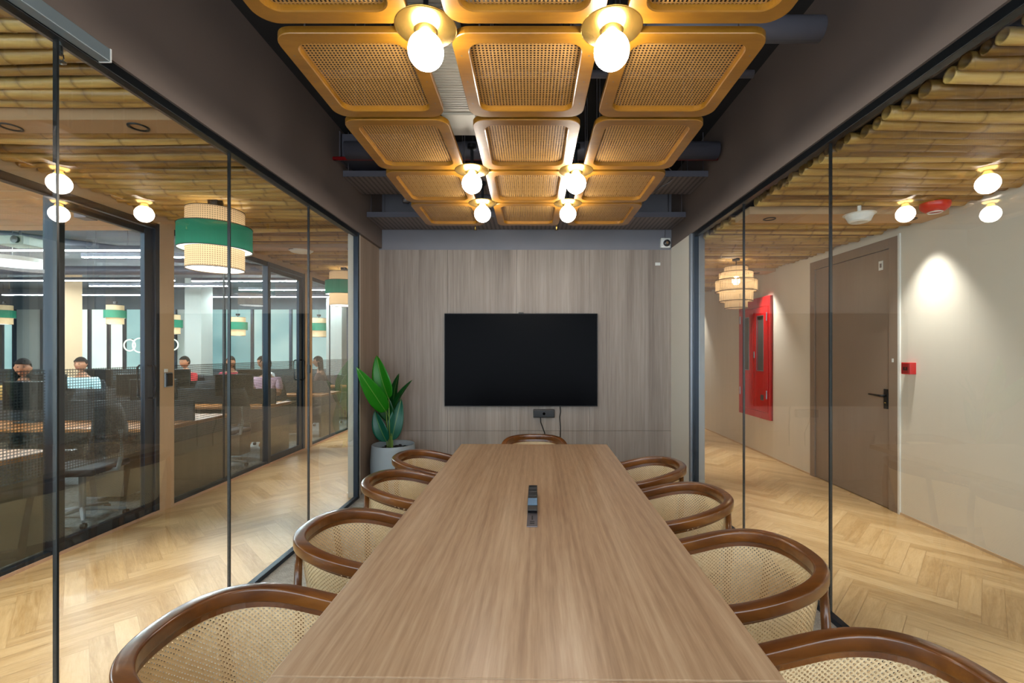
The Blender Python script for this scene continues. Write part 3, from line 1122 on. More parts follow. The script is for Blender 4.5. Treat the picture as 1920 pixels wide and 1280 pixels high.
yn = 1.045 - 2.376
MB().box(-0.594, 0.594, yn + 0.0015, 3.715 - 2.376, TZ - 0.036, TZ).build('tabletop', M_TABLE, tb, bevel=0.0025)
MB().box(-0.594, 0.594, -2.0, yn - 0.0015, TZ - 0.036, TZ).build('tabletop', M_TABLE, tb, bevel=0.0025)
MB().box(-0.592, 0.592, yn - 0.0015, yn + 0.0015, TZ - 0.035, TZ - 0.001).build('joint_strip', plain('pale_edge', (196, 172, 144), 0.4), tb)
for yy in (-1.25, 0.93):
    poly = [(-0.36, 0.0), (-0.30, 0.0), (-0.10, 0.0), (0.36, 0.0), (0.17, 0.36), (0.34, TZ - 0.037), (-0.34, TZ - 0.037), (-0.17, 0.36)]
    MB().prism(poly, 'Y', yy - 0.03, yy + 0.03).build('leg', M_TABLE, tb, bevel=0.002)
MB().box(-0.05, 0.05, -1.2, 0.88, TZ - 0.10, TZ - 0.037).build('cable_channel', M_BLKPLASTIC, tb)

# power and data box on the table
pw = thing('table_socket_box', 'slim black flip-up socket box lying on the table centre line', 'socket box', (0.006, 1.95, TZ), ang)
MB().box(-0.0235, 0.0235, 0.0, 0.46, 0, 0.004).build('base_plate', M_GREYPLATE, pw, bevel=0.0012)
bd = MB()
prof = [(0.165, 0.004), (0.150, 0.020), (0.165, 0.040), (0.225, 0.052), (0.44, 0.052), (0.452, 0.045), (0.452, 0.004)]
bd.prism(prof, 'X', -0.0225, 0.0225)
b = bd.build('flip_body', M_BLKPLASTIC, pw, bevel=0.002)
MB().prism([(0.163, 0.0415), (0.225, 0.0535), (0.225, 0.051), (0.164, 0.039)], 'X', -0.0215, 0.0215).build('blue_reflection_face', M_BLUEREFLECT, b)  # reflection on the sloping face put in as blue colour
for y in (0.26, 0.325, 0.385):
    MB().box(-0.020, 0.020, y, y + 0.045, 0.0515, 0.0535).build('socket', plain('socket_insert', (44, 46, 50), 0.3), b, bevel=0.001)
mb = MB()
mb.box(-0.010, 0.010, 0.030, 0.040, 0.0038, 0.0048)
mb.box(-0.010, 0.010, 0.052, 0.060, 0.0038, 0.0048)
mb.box(-0.003, 0.003, 0.080, 0.125, 0.0038, 0.0052)
mb.build('port', M_BLKPLASTIC, pw)

# ================================================================== CHAIRS
BX, HY = 0.285, 0.252


def rim_pt(u):
    """u in [0,1] along the bent rail from one arm tip over the back to the other; returns x, y, z"""
    La = 0.20
    tot = 2 * La + math.pi * 0.27
    s = u * tot
    if s < La:
        k = s / La
        x, y = 0.20 - k * 0.20, 0.236 + (HY - 0.236) * math.sin(k * math.pi / 2)
    elif s > tot - La:
        k = (tot - s) / La
        x, y = 0.20 - k * 0.20, -(0.236 + (HY - 0.236) * math.sin(k * math.pi / 2))
    else:
        a = (s - La) / (math.pi * 0.27) * math.pi
        e = 0.86
        x = -BX * (abs(math.sin(a)) ** e)
        y = HY * math.copysign(abs(math.cos(a)) ** e, math.cos(a))
    k = (0.20 - x) / (0.20 + BX)
    kk = k * k * (3 - 2 * k)
    z = 0.683 + 0.078 * kk
    return Vector((x, y, z))


def shell_pt(u, v):
    """v=0 at the rail, v=1 at the seat"""
    p = rim_pt(u)
    q = Vector((p.x * 0.80 if p.x < 0 else p.x * 0.95, p.y * 0.90, 0.438))
    k = v ** 0.9
    r = p.lerp(q, k)
    r.z = (p.z - 0.012) * (1 - v) + 0.438 * v
    r.x *= 1 + 0.02 * math.sin(v * math.pi)
    return r


def cane_chair():
    t = thing('cane_armchair', '', 'chair')
    N = 56
    # bent rail: rounded rectangular section swept along the curve
    pts = [rim_pt(i / N) for i in range(N + 1)]
    mb = MB()
    sec = []
    ww, hh, rr_ = 0.0225, 0.0215, 0.007
    for cx, cy, a0 in ((ww - rr_, hh - rr_, 0), (-ww + rr_, hh - rr_, 90), (-ww + rr_, -hh + rr_, 180), (ww - rr_, -hh + rr_, 270)):
        for k in range(4):
            a = R(a0 + 30 * k)
            sec.append((cx + rr_ * math.cos(a), cy + rr_ * math.sin(a)))
    mb.tube(pts, 1.0, sq=sec)
    mb.build('armrest_rail', M_CHAIR, t, smooth=True)
    # thin wooden band under the rail holding the cane
    band = MB()
    g = []
    for i in range(N + 1):
        p = rim_pt(i / N)
        n = Vector((p.x if p.x < 0 else 0, p.y, 0)).normalized()
        g.append([p - n * 0.012 + Vector((0, 0, -0.018)), p - n * 0.015 + Vector((0, 0, -0.040)), p - n * 0.003 + Vector((0, 0, -0.040)), p - n * 0.001 + Vector((0, 0, -0.018))])
    band.grid(g)
    band.build('cane_band', M_CHAIR, t)
    # woven shell
    mb = MB()
    u0, u1 = 0.10, 0.90
    rows, uvs = [], []
    NV = 8
    arc = 0
    prev = None
    for i in range(57):
        u = u0 + (u1 - u0) * i / 56
        p = shell_pt(u, 0.3)
        if prev is not None:
            arc += (p - prev).length
        prev = p
        rows.append([shell_pt(u, v / NV) for v in range(NV + 1)])
        uvs.append([(arc, 0.31 * v / NV) for v in range(NV + 1)])
    mb.grid(rows, uvs)
    mb.build('cane_back', M_CANE, t, smooth=True)
    # inner skin a little inside (the weave is doubled)
    mb = MB()
    rows2 = [[Vector((p.x * 0.985 + 0.001, p.y * 0.984, p.z)) for p in r] for r in rows]
    uv2 = [[(a * 0.985, b) for a, b in r] for r in uvs]
    mb.grid(rows2, uv2)
    mb.build('inner_cane', M_CANE, t, smooth=True)
    # seat ring and cane seat
    def seat(k, x):
        a = 2 * math.pi * k / 40
        e = 0.62
        c, s_ = math.cos(a), math.sin(a)
        cx = math.copysign(abs(c) ** e, c)
        sy = math.copysign(abs(s_) ** e, s_)
        return (0.0 + cx * (0.225 - x), sy * (0.235 - x))
    mb = MB()
    loops = [[(*seat(k, 0), 0.405) for k in range(40)], [(*seat(k, 0), 0.440) for k in range(40)], [(*seat(k, 0.006), 0.446) for k in range(40)],
             [(*seat(k, 0.040), 0.446) for k in range(40)], [(*seat(k, 0.042), 0.405) for k in range(40)], [(*seat(k, 0), 0.405) for k in range(40)]]
    for lp in loops:
        mb.v += lp
    for a in range(5):
        for k in range(40):
            mb.f.append([a * 40 + k, a * 40 + (k + 1) % 40, (a + 1) * 40 + (k + 1) % 40, (a + 1) * 40 + k])
            mb.uv.append(None)
    mb.build('seat_frame', M_CHAIR, t)
    mb = MB()
    pl = [seat(k, 0.038) for k in range(40)]
    mb.v = [(x, y, 0.441) for x, y in pl]
    mb.f = [list(range(40))]
    mb.uv = [pl]
    mb.build('seat', M_CANE_SEAT, t)
    # legs
    for s in (1, -1):
        MB().tube([(-0.240, s * 0.166, 0.735), (-0.236, s * 0.186, 0.60), (-0.222, s * 0.196, 0.44), (-0.212, s * 0.196, 0.22), (-0.238, s * 0.205, 0.0)],
                  [0.013, 0.0145, 0.017, 0.015, 0.011], 12).build('leg', M_CHAIR, t, smooth=True)
        MB().tube([(0.205, s * 0.215, 0.0), (0.192, s * 0.212, 0.22), (0.185, s * 0.210, 0.42)], [0.011, 0.015, 0.017], 12).build('leg', M_CHAIR, t, smooth=True)
        MB().tube([(0.165, s * 0.216, 0.43), (0.150, s * 0.226, 0.52), (0.110, s * 0.240, 0.60), (0.085, s * 0.245, 0.67)], [0.015, 0.014, 0.013, 0.016], 12).build('arm_post', M_CHAIR, t, smooth=True)
    MB().tube([(-0.19, -0.17, 0.30), (-0.19, 0.17, 0.30)], 0.009, 10).build('stretcher', M_CHAIR, t, smooth=True)
    return t


proto = cane_chair()
CH_L = [(1.205, 'bottom left corner of the photo, nearest the camera'), (1.905, 'left side of the table, second from the camera'),
        (2.617, 'left side of the table, third from the camera'), (3.19, 'left side of the table, beside the potted plant')]
CH_R = [(0.97, 'bottom right corner of the photo, nearest the camera'), (1.65, 'right side of the table, second from the camera'),
        (2.34, 'right side of the table, third from the camera'), (2.97, 'right side of the table, farthest from the camera')]
spots = [(x, y, 0.0, l) for x, (y, l) in zip((-0.70, -0.645, -0.645, -0.65), CH_L)] + [(x, y, math.pi, l) for x, (y, l) in zip((0.735, 0.715, 0.705, 0.69), CH_R)] + \
        [(0.03, 3.70, -math.pi / 2, 'head of the table, under the screen')]
for i, (x, y, rz, lab) in enumerate(spots):
    c = proto if i == 0 else copy_thing(proto)
    c.location = (x, y, 0)
    c.rotation_euler = (0, 0, rz + R(RND.uniform(-1.5, 1.5)))
    c['label'] = 'teak and cane armchair at the ' + lab
    c['group'] = 'cane armchairs around the table'

# ================================================================== TV AND WALL FITTINGS
YT = YB - 0.001
tv = thing('television', 'large black flat screen television on the grey wood wall', 'television', (-0.112, YT, 1.41))
MB().box(-0.30, 0.30, -0.030, 0, -0.20, 0.20).build('wall_bracket', M_BLACK, tv)
MB().box(-0.890, 0.890, -0.068, -0.030, -0.540, 0.540).build('body', M_BLKPLASTIC, tv, bevel=0.004)
MB().box(-0.884, 0.884, -0.0695, -0.068, -0.532, 0.534).build('screen', M_SCREEN, tv)
MB().box(-0.03, 0.03, -0.062, -0.040, 0.540, 0.552).build('sensor_bump', M_BLKPLASTIC, tv, bevel=0.003)
vb = thing('video_bar', 'small black video conference bar on the wall below the screen', 'camera bar', (0.155, YT, 0.785))
MB().box(-0.125, 0.125, -0.06, 0, -0.047, 0.047).build('body', M_BLKPLASTIC, vb, bevel=0.008)
MB().lathe([(0.016, 0), (0.016, 0.006), (0.0, 0.006)], 20).build('lens', M_SCREEN, vb).matrix_basis = Matrix.Translation((0, -0.06, 0.0)) @ Matrix.Rotation(R(90), 4, 'X')
for pts, lab in (([(0.115, YT - 0.03, 0.738), (0.118, YT - 0.02, 0.68), (0.14, YT - 0.015, 0.62), (0.165, YT - 0.01, 0.55), (0.16, YT - 0.012, 0.40)], 'black cable dropping from the video bar'),
                 ([(0.345, YT - 0.03, 0.87), (0.35, YT - 0.02, 0.80), (0.34, YT - 0.012, 0.74), (0.35, YT - 0.012, 0.62), (0.345, YT - 0.012, 0.40)], 'black cable hanging from the right half of the screen')):
    tag(MB().tube(pts, 0.006, 8).build('cable', M_BLKPLASTIC, smooth=True), lab, 'cable')
# security camera
p = P(1247, 456, YB)
sc_ = thing('security_camera', 'white square security camera high in the right corner of the back wall', 'camera', (p.x, YB + 0.018, p.z))
MB().box(-0.058, 0.058, -0.05, 0, -0.058, 0.058).build('housing', M_OFFWHITE, sc_, bevel=0.010)
ro = Matrix.Rotation(R(90), 4, 'X')
MB().lathe([(0.040, 0), (0.038, 0.020), (0.0, 0.026)], 24).build('dome', plain('smoky_dome', (60, 60, 62), 0.1), sc_, smooth=True).matrix_basis = Matrix.Translation((0.01, -0.05, -0.005)) @ ro
MB().lathe([(0.016, 0), (0.014, 0.008), (0.0, 0.010)], 16).build('lens', plain('amber_lens', (150, 120, 90), 0.1), sc_, smooth=True).matrix_basis = Matrix.Translation((0.01, -0.070, -0.005)) @ ro
MB().tube([(0, -0.02, 0.058), (0.004, -0.015, 0.15), (0, -0.012, 0.28)], 0.004, 6).build('cord', M_GREYPLATE, sc_)
p = P(1233, 495, YB)
o = MB().box(p.x - 0.03, p.x + 0.03, YB - 0.012, YB - 0.0005, p.z - 0.018, p.z + 0.018).build('wall_sensor', M_OFFWHITE, bevel=0.004)
tag(o, 'tiny white sensor tab on the wood wall below the security camera', 'sensor')

# ================================================================== PLANT
pt = thing('potted_plant', 'green broad-leaf plant in a round blue-grey pot by the back left corner', 'plant', (-1.505, 4.99, 0))
MB().lathe([(0.19, 0.0), (0.215, 0.03), (0.240, 0.20), (0.242, 0.32), (0.232, 0.46), (0.228, 0.492), (0.222, 0.498), (0.212, 0.494), (0.206, 0.44), (0.205, 0.42)], 48).build('pot', M_POT, pt, smooth=True)
MB().lathe([(0.207, 0.435), (0.10, 0.45), (0.0, 0.452)], 24).build('soil', M_SOIL, pt)
mb = MB()
for k in range(26):
    a, r = RND.uniform(0, 6.28), RND.uniform(0.03, 0.15)
    c = (r * math.cos(a), r * math.sin(a), 0.455)
    q = RND.uniform(0.014, 0.026)
    mb.lathe([(0.001, -q * 0.6), (q * 0.8, -q * 0.3), (q, 0), (q * 0.7, q * 0.45), (0.001, q * 0.6)], 8, c)
pb = mb.build('pebbles', M_STONE, pt, smooth=True)
pb['kind'] = 'stuff'
LG = [leaf_mat('leaf_bright', (20, 112, 14), (52, 168, 24)), leaf_mat('leaf_dark', (10, 66, 26), (22, 96, 40)), leaf_mat('leaf_teal', (8, 80, 62), (24, 120, 92))]


def leaf(tip, neck, foot, width, y_tip, y_neck, m, roll=0.0, skew=0.0):
    """blade from neck to tip with a petiole down to foot; pixel points are only used to place them at their own depths"""
    Pt, Pn, Pf = P(*tip, y_tip), P(*neck, y_neck), P(*foot, 4.97)
    Pf.z = 0.45
    ax = (Pt - Pn)
    L = ax.length
    t_ = ax.normalized()
    view = Vector((0.05, -1, 0.15)).normalized()
    side = t_.cross(view).normalized()
    nor = side.cross(t_).normalized()
    side = (side * math.cos(roll) + nor * math.sin(roll)).normalized()
    nor = side.cross(t_).normalized()
    rows, uvs = [], []
    n = 14
    for i in range(n + 1):
        k = i / n
        wd = width * (math.sin(math.pi * min(1, k ** 0.72)) ** 0.75 if 0 < k < 1 else 0.0) + 0.0006
        c = Pn + t_ * (L * k) - nor * (-0.05 * L * math.sin(k * math.pi)) + nor * (-0.10 * L * k * k)
        row, ur = [], []
        for j in range(-4, 5):
            s = j / 4
            row.append(c + side * (wd * s) + nor * (0.32 * wd * abs(s) ** 1.3) + t_ * (skew * wd * s))
            ur.append((s * wd / width, k))
        rows.append(row)
        uvs.append(ur)
    mb = MB().grid(rows, uvs)
    lf_ = mb.build('leaf', LG[m], pt, smooth=True, world=True)
    md = lf_.modifiers.new('thickness', 'SOLIDIFY')
    md.thickness = 0.0012
    mid = (Pn + Pf) / 2 + Vector((0, 0, 0.02))
    MB().tube([Pf, mid, Pn, Pn + t_ * L * 0.5], [0.006, 0.005, 0.004, 0.002], 8).build('stem', plain('pale_stem', (120, 150, 70), 0.5), lf_, smooth=True, world=False)
    st = lf_.children[-1]
    # stem was built in world coordinates: bring it into the pot's frame
    for v in st.data.vertices:
        v.co = v.co - Vector(pt.location)
    return lf_


leaf((703, 667), (729, 748), (731, 832), 0.098, 4.86, 4.92, 0, 0.15)
leaf((671, 693), (724, 772), (729, 832), 0.088, 4.56, 4.94, 0, -0.25)
leaf((706, 720), (733, 790), (732, 832), 0.085, 4.97, 5.02, 1, 0.0)
leaf((743, 699), (738, 776), (734, 832), 0.062, 5.10, 5.06, 1, 0.5)
leaf((767, 710), (735, 776), (733, 832), 0.050, 5.00, 5.02, 1, 0.75)
leaf((752, 748), (734, 826), (735, 833), 0.082, 5.02, 5.00, 2, -0.2)
leaf((700, 771), (725, 828), (726, 833), 0.080, 4.90, 4.94, 2, 0.2)
leaf((716, 745), (738, 805), (736, 832), 0.070, 5.10, 5.06, 1, -0.5)
# ================================================================== BAMBOO CEILINGS
def bamboo_mesh(L, seed, rad):
    rr = random.Random(seed)
    n = 12
    xs, kinds = [], []
    x = 0.0
    nodes = []
    q = rr.uniform(0.1, 0.35)
    while q < L - 0.05:
        nodes.append(q)
        q += rr.uniform(0.24, 0.42)
    st = set([0.0, L])
    for q in nodes:
        st.update((q - 0.02, q - 0.006, q, q + 0.006, q + 0.02))
    k = 0.0
    while k < L:
        st.add(round(k, 3))
        k += 0.12
    xs = sorted(st)
    xs = [a for i, a in enumerate(xs) if i == 0 or a - xs[i - 1] > 0.003]
    ph, am, am2 = rr.uniform(0, 6), rr.uniform(0.003, 0.012), rr.uniform(-0.008, 0.008)
    verts, faces, jv = [], [], []
    taper = rr.uniform(-0.12, 0.12)
    for a in xs:
        r = rad * (1 + taper * (a / L - 0.5))
        dn = min([abs(a - q) for q in nodes] + [9])
        j = 0.0
        if dn < 0.004:
            r *= 1.06
            j = 1.0
        elif dn < 0.008:
            r *= 0.985
            j = 0.5
        cy = am * math.sin(a / L * 5 + ph)
        cz = am2 * math.sin(a / L * 4 + ph * 2)
        for k in range(n):
            t = 2 * math.pi * k / n
            verts.append((a, cy + r * math.cos(t), cz + r * math.sin(t)))
            jv.append(j)
    m = len(xs)
    for i in range(m - 1):
        for k in range(n):
            faces.append([i * n + k, i * n + (k + 1) % n, (i + 1) * n + (k + 1) % n, (i + 1) * n + k])
    # hollow ends: rim ring and a recessed dark plug
    for end in (0, m - 1):
        b = len(verts)
        c = [verts[end * n + k] for k in range(n)]
        cy = sum(p[1] for p in c) / n
        cz = sum(p[2] for p in c) / n
        d = 0.05 if end == 0 else -0.05
        for p in c:
            verts.append((p[0], cy + (p[1] - cy) * 0.72, cz + (p[2] - cz) * 0.72))
            jv.append(0.1)
        for p in c:
            verts.append((p[0] + d, cy + (p[1] - cy) * 0.68, cz + (p[2] - cz) * 0.68))
            jv.append(1.0)
        for k in range(n):
            k2 = (k + 1) % n
            faces.append([end * n + k, end * n + k2, b + k2, b + k])
            faces.append([b + k, b + k2, b + n + k2, b + n + k])
        faces.append([b + n + k for k in range(n)])
    me = bpy.data.meshes.new('bamboo_pole')
    me.from_pydata(verts, [], faces)
    bm = bmesh.new()
    bm.from_mesh(me)
    bmesh.ops.recalc_face_normals(bm, faces=bm.faces)
    bm.to_mesh(me)
    bm.free()
    at = me.attributes.new('joint', 'FLOAT', 'POINT')
    for i, j in enumerate(jv):
        at.data[i].value = j
    for p in me.polygons:
        p.use_smooth = True
    me.materials.append(M_BAMBOO)
    return me


def bamboo_run(x0, x1, zc, planks, y0, y1, pitch, lab, grp, seed, rb):
    rr = random.Random(seed)
    L = x1 - x0
    ms = [bamboo_mesh(L, seed * 10 + k, rb * (0.82 + 0.045 * k)) for k in range(9)]
    y = y0
    while y < y1:
        if any(a - 0.035 < y < b + 0.035 for a, b in planks):
            y += 0.01
            continue
        k = rr.randrange(9)
        o = bpy.data.objects.new('bamboo_pole', ms[k])
        COL.objects.link(o)
        flip = rr.random() < 0.5
        j = rr.uniform(-0.02, 0.02)
        o.location = ((x1 + j) if flip else (x0 + j), y, zc + rr.uniform(-0.006, 0.010))
        o.rotation_euler = (rr.uniform(0, 6.28), 0, (math.pi if flip else 0) + R(rr.uniform(-0.35, 0.35)))
        tag(o, lab, 'bamboo pole', grp)
        y += pitch * (0.86 + 0.045 * k) + rr.choice((-0.004, 0.0, 0.004, 0.012, 0.022))


PL_L = [(2.42, 2.57), (5.38, 5.55), (8.25, 8.42)]
PL_R = [(1.02, 1.26), (3.72, 3.98), (6.35, 6.62), (9.0, 9.26)]
bamboo_run(XO + 0.03, XL - 0.12, 2.80, PL_L, 1.30, 10.4, 0.085, 'bamboo pole of the ceiling over the left corridor beside the glass offices',
           'bamboo poles over the left corridor', 3, 0.0325)
bamboo_run(XR + 0.085, XW + 0.0 - 0.025, 2.685, PL_R, 1.35, 10.6, 0.083, 'bamboo pole of the ceiling over the right corridor beside the cream wall',
           'bamboo poles over the right corridor', 4, 0.0355)


def downlight(x, y, z, lab, grp, w=SPOT_W, angle=62, blend=0.75):
    t = thing('recessed_downlight', lab, 'downlight', (x, y, z), group=grp)
    MB().lathe([(0.050, -0.001), (0.050, -0.006), (0.038, -0.006), (0.034, 0.010)], 28).build('trim_ring', M_BLKPLASTIC, t, smooth=True)
    MB().lathe([(0.034, 0.006), (0.0, 0.006)], 24).build('lens', M_LED, t)
    ld = bpy.data.lights.new('downlight_lamp', 'SPOT')
    ld.energy = w
    ld.color = (1.0, 0.95, 0.88)
    ld.spot_size = R(angle)
    ld.spot_blend = blend
    ld.shadow_soft_size = 0.03
    lo = bpy.data.objects.new('downlight_lamp', ld)
    COL.objects.link(lo)
    lo.parent = t
    lo.location = (0, 0, -0.012)
    return t


for i, (a, b) in enumerate(PL_L):
    sbox('ceiling_board_left', plain('timber_board', (178, 142, 104), 0.5), XO + 0.0, XL - 0.10, a, b, 2.735, 2.80)
    downlight(-2.15, (a + b) / 2, 2.735, ['recessed downlight in the near timber board over the left corridor', 'recessed downlight in the second timber board over the left corridor', 'recessed downlight in the far timber board over the left corridor'][i],
              'corridor downlights')
    downlight(-2.85, (a + b) / 2, 2.735, ['hidden side downlight in the near timber board, left corridor', 'white lens downlight in the second timber board, office side', 'white lens downlight in the far timber board, office side'][i],
              'corridor downlights')
for i, (a, b) in enumerate(PL_R):
    sbox('ceiling_board_right', plain('timber_board_pale', (190, 158, 124), 0.5), XR + 0.10, XW, a, b, 2.628, 2.69)
    nm = ['camera end of', 'near part of', 'middle of', 'far end of'][i]
    downlight(XW - 0.21, (a + b) / 2, 2.628, 'black rimmed downlight close to the cream wall, %s the right corridor' % nm, 'corridor downlights', w=SPOT_W * 0.75, angle=76, blend=1.0)
    downlight(2.02, (a + b) / 2, 2.628, 'black rimmed downlight on the glass side, %s the right corridor' % nm, 'corridor downlights')


# ------------------------------------------------------------------ pendants in the left corridor
M_SH_CANE = shade_mat('lit_cane_shade', (226, 196, 156), 0.12, grid=0.017, griddark=0.45)
M_SH_GREEN = shade_mat('green_fabric_shade', (36, 124, 98), 0.10)


def drum_pendant():
    t = thing('drum_pendant', '', 'pendant lamp')
    r1, r2 = 0.214, 0.272
    MB().lathe([(r1, 0.0), (r1, 0.50)], 64).build('cane_drum', M_SH_CANE, t, smooth=True)
    g = MB().lathe([(r2, 0.165), (r2, 0.365)], 64).build('green_band', M_SH_GREEN, t, smooth=True)
    mb = MB()
    for r, z in ((r1, 0.0), (r1, 0.50), (r2, 0.165), (r2, 0.365)):
        mb.lathe([(r - 0.002, z - 0.003), (r + 0.003, z - 0.003), (r + 0.003, z + 0.003), (r - 0.002, z + 0.003), (r - 0.002, z - 0.003)], 48)
    mb.build('hoop', plain('dark_hoop', (70, 52, 38), 0.6), t)
    MB().lathe([(r1 - 0.004, 0.006), (0.0, 0.006)], 48).build('diffuser', M_DIFF, t)
    MB().lathe([(r2 - 0.003, 0.172), (r1 + 0.003, 0.172)], 48).build('brim_diffuser', emit('brim_light', (1.0, 0.96, 0.9), 1.6), t)
    MB().lathe([(0.010, 0.44), (0.010, 0.545), (0.055, 0.545), (0.060, 0.60), (0.0, 0.60)], 24).build('canopy', M_BLKPLASTIC, t)
    ld = bpy.data.lights.new('pendant_bulb', 'POINT')
    ld.energy = 1.3
    ld.color = WARM
    ld.shadow_soft_size = 0.06
    lo = bpy.data.objects.new('pendant_bulb', ld)
    COL.objects.link(lo)
    lo.parent = t
    lo.location = (0, 0, 0.25)
    return t


dp = drum_pendant()
dp.location = (-2.70, 3.90, 2.205)
dp['label'] = 'large cane and green drum pendant over the left corridor, nearer one'
d2 = copy_thing(dp, (-2.83, 6.92, 2.205), 0, 'cane and green drum pendant over the left corridor, farther one half behind the frame')
for i, (px, py, y) in enumerate(((6, 590, 12.0), (216, 590, 12.0), (322, 608, 11.8), (366, 612, 12.6), (446, 612, 12.4), (598, 614, 12.2))):
    p = P(px, py, y)
    c = copy_thing(dp, (p.x, y, p.z - 0.25), 0, 'small distant green band drum pendant, ' +
                   ['at the left edge of the photo', 'before the bright white panes', 'left one of the two over the dark desks', 'right one of the two over the dark desks',
                    'seen just right of the glass joint', 'seen through the last office pane'][i], 'distant office pendants')
    for ch in c.children:
        if ch.type == 'LIGHT':
            bpy.data.objects.remove(ch)
    c.scale = (0.85, 0.85, 1.0)
    MB().tube([(0, 0, 0.60), (0, 0, 3.3 - (p.z - 0.25))], 0.004, 6).build('drop_cord', M_BLKPLASTIC, c)
dp['group'] = d2['group'] = 'drum pendants of the left corridor'

# woven tiered pendant in the right corridor
M_RATTAN = shade_mat('raffia_shade', (200, 172, 134), 0.10, grid=0.0)
rp = thing('raffia_pendant', 'tiered raffia pendant lamp glowing over the right corridor', 'pendant lamp', (2.55, 5.65, 2.045))
tiers = [(0.135, 0.435, 0.51), (0.195, 0.335, 0.44), (0.240, 0.205, 0.345), (0.192, 0.085, 0.225), (0.130, 0.0, 0.10)]
for r, z0, z1 in tiers:
    mb = MB()
    n = 96
    for k in range(n):
        a0 = 2 * math.pi * k / n
        a1 = a0 + 2 * math.pi / n * 0.80
        rj = r + RND.uniform(-0.003, 0.003)
        zj = RND.uniform(-0.004, 0.004)
        mb.grid([[(rj * math.cos(a0), rj * math.sin(a0), z0 + zj), (rj * math.cos(a0), rj * math.sin(a0), z1)],
                 [(rj * math.cos(a1), rj * math.sin(a1), z0 + zj), (rj * math.cos(a1), rj * math.sin(a1), z1)]], [[(k / n, 0), (k / n, 1)], [(k / n + 0.01, 0), (k / n + 0.01, 1)]])
    tr_ = mb.build('raffia_tier', M_RATTAN, rp)
    h = MB()
    for z in (z0, z1):
        h.lathe([(r - 0.005, z - 0.004), (r + 0.005, z - 0.004), (r + 0.005, z + 0.004), (r - 0.005, z + 0.004), (r - 0.005, z - 0.004)], 48)
    h.build('hoop', plain('rattan_hoop', (104, 76, 48), 0.6), tr_)
mb = MB()
mb.lathe([(0.0005, -0.05), (0.03, -0.042), (0.05, -0.01), (0.05, 0.02), (0.03, 0.05), (0.0005, 0.06)], 20, (0, 0, 0.34))
mb.build('bulb', emit('warm_bulb', (1.0, 0.84, 0.62), 30.0), rp, smooth=True)
MB().tube([(0, 0, 0.40), (0, 0, 0.60)], 0.006, 8).build('cord', M_BLKPLASTIC, rp)
MB().lathe([(0.045, 0.590), (0.045, 0.615)], 20, (0, 0, 0), True).build('canopy', M_BLKPLASTIC, rp)
ld = bpy.data.lights.new('pendant_bulb', 'POINT')
ld.energy = 2.2
ld.color = WARM
ld.shadow_soft_size = 0.05
lo = bpy.data.objects.new('pendant_bulb', ld)
COL.objects.link(lo)
lo.parent = rp
lo.location = (0, 0, 0.27)

# ceiling devices
ap = thing('wireless_access_point', 'white bowl shaped access point hanging over the right corridor', 'access point', (2.60, 3.60, 2.555))
MB().lathe([(0.0, -0.030), (0.062, -0.030), (0.075, -0.022), (0.098, 0.028), (0.112, 0.030), (0.112, 0.034), (0.0, 0.034)], 36).build('bowl', M_OFFWHITE, ap)
MB().tube([(0, 0, 0.034), (0, 0, 0.13)], 0.014, 12).build('stem', M_OFFWHITE, ap)
sd = thing('alarm_sounder', 'red round alarm sounder on the bamboo ceiling near the cream wall', 'alarm', (3.11, 3.50, 2.60))
MB().lathe([(0.0, -0.022), (0.06, -0.020), (0.085, 0.0), (0.095, 0.020), (0.095, 0.045)], 32, (0, 0, 0), False).build('body', M_RED, sd, smooth=True)
MB().lathe([(0.040, -0.024), (0.045, -0.030), (0.050, -0.024)], 24).build('white_ring', M_OFFWHITE, sd)
dd = thing('ceiling_disc', 'flat white disc on the bamboo ceiling of the left corridor', 'access point', (-2.80, 5.55, 2.738))
MB().lathe([(0.0, -0.026), (0.11, -0.022), (0.135, -0.005), (0.138, 0.012), (0.0, 0.012)], 36).build('cover', M_OFFWHITE, dd, smooth=True)
MB().lathe([(0.06, 0.012), (0.06, 0.030)], 20, (0, 0, 0), True).build('mount', M_OFFWHITE, dd)
for x, y, z, lab in ((-1.83, 1.77, 2.655, 'chrome sprinkler head just outside the left glass near the top rail'), (1.79, 1.55, 2.62, 'chrome sprinkler head just outside the right glass near the top rail')):
    t = thing('ceiling_sprinkler', lab, 'sprinkler', (x, y, z))
    MB().tube([(0, 0, 0.0), (0, 0, 0.11)], 0.009, 10).build('nipple', M_CHROME, t)
    MB().lathe([(0.003, -0.030), (0.019, -0.028), (0.019, -0.025), (0.003, -0.024)], 14, (0, 0, 0), True).build('deflector', M_CHROME, t)
    MB().tube([(0.012, 0, 0), (0.014, 0, -0.015), (0.003, 0, -0.027)], 0.0025, 6).tube([(-0.012, 0, 0), (-0.014, 0, -0.015), (-0.003, 0, -0.027)], 0.0025, 6).build('frame_arm', M_CHROME, t)

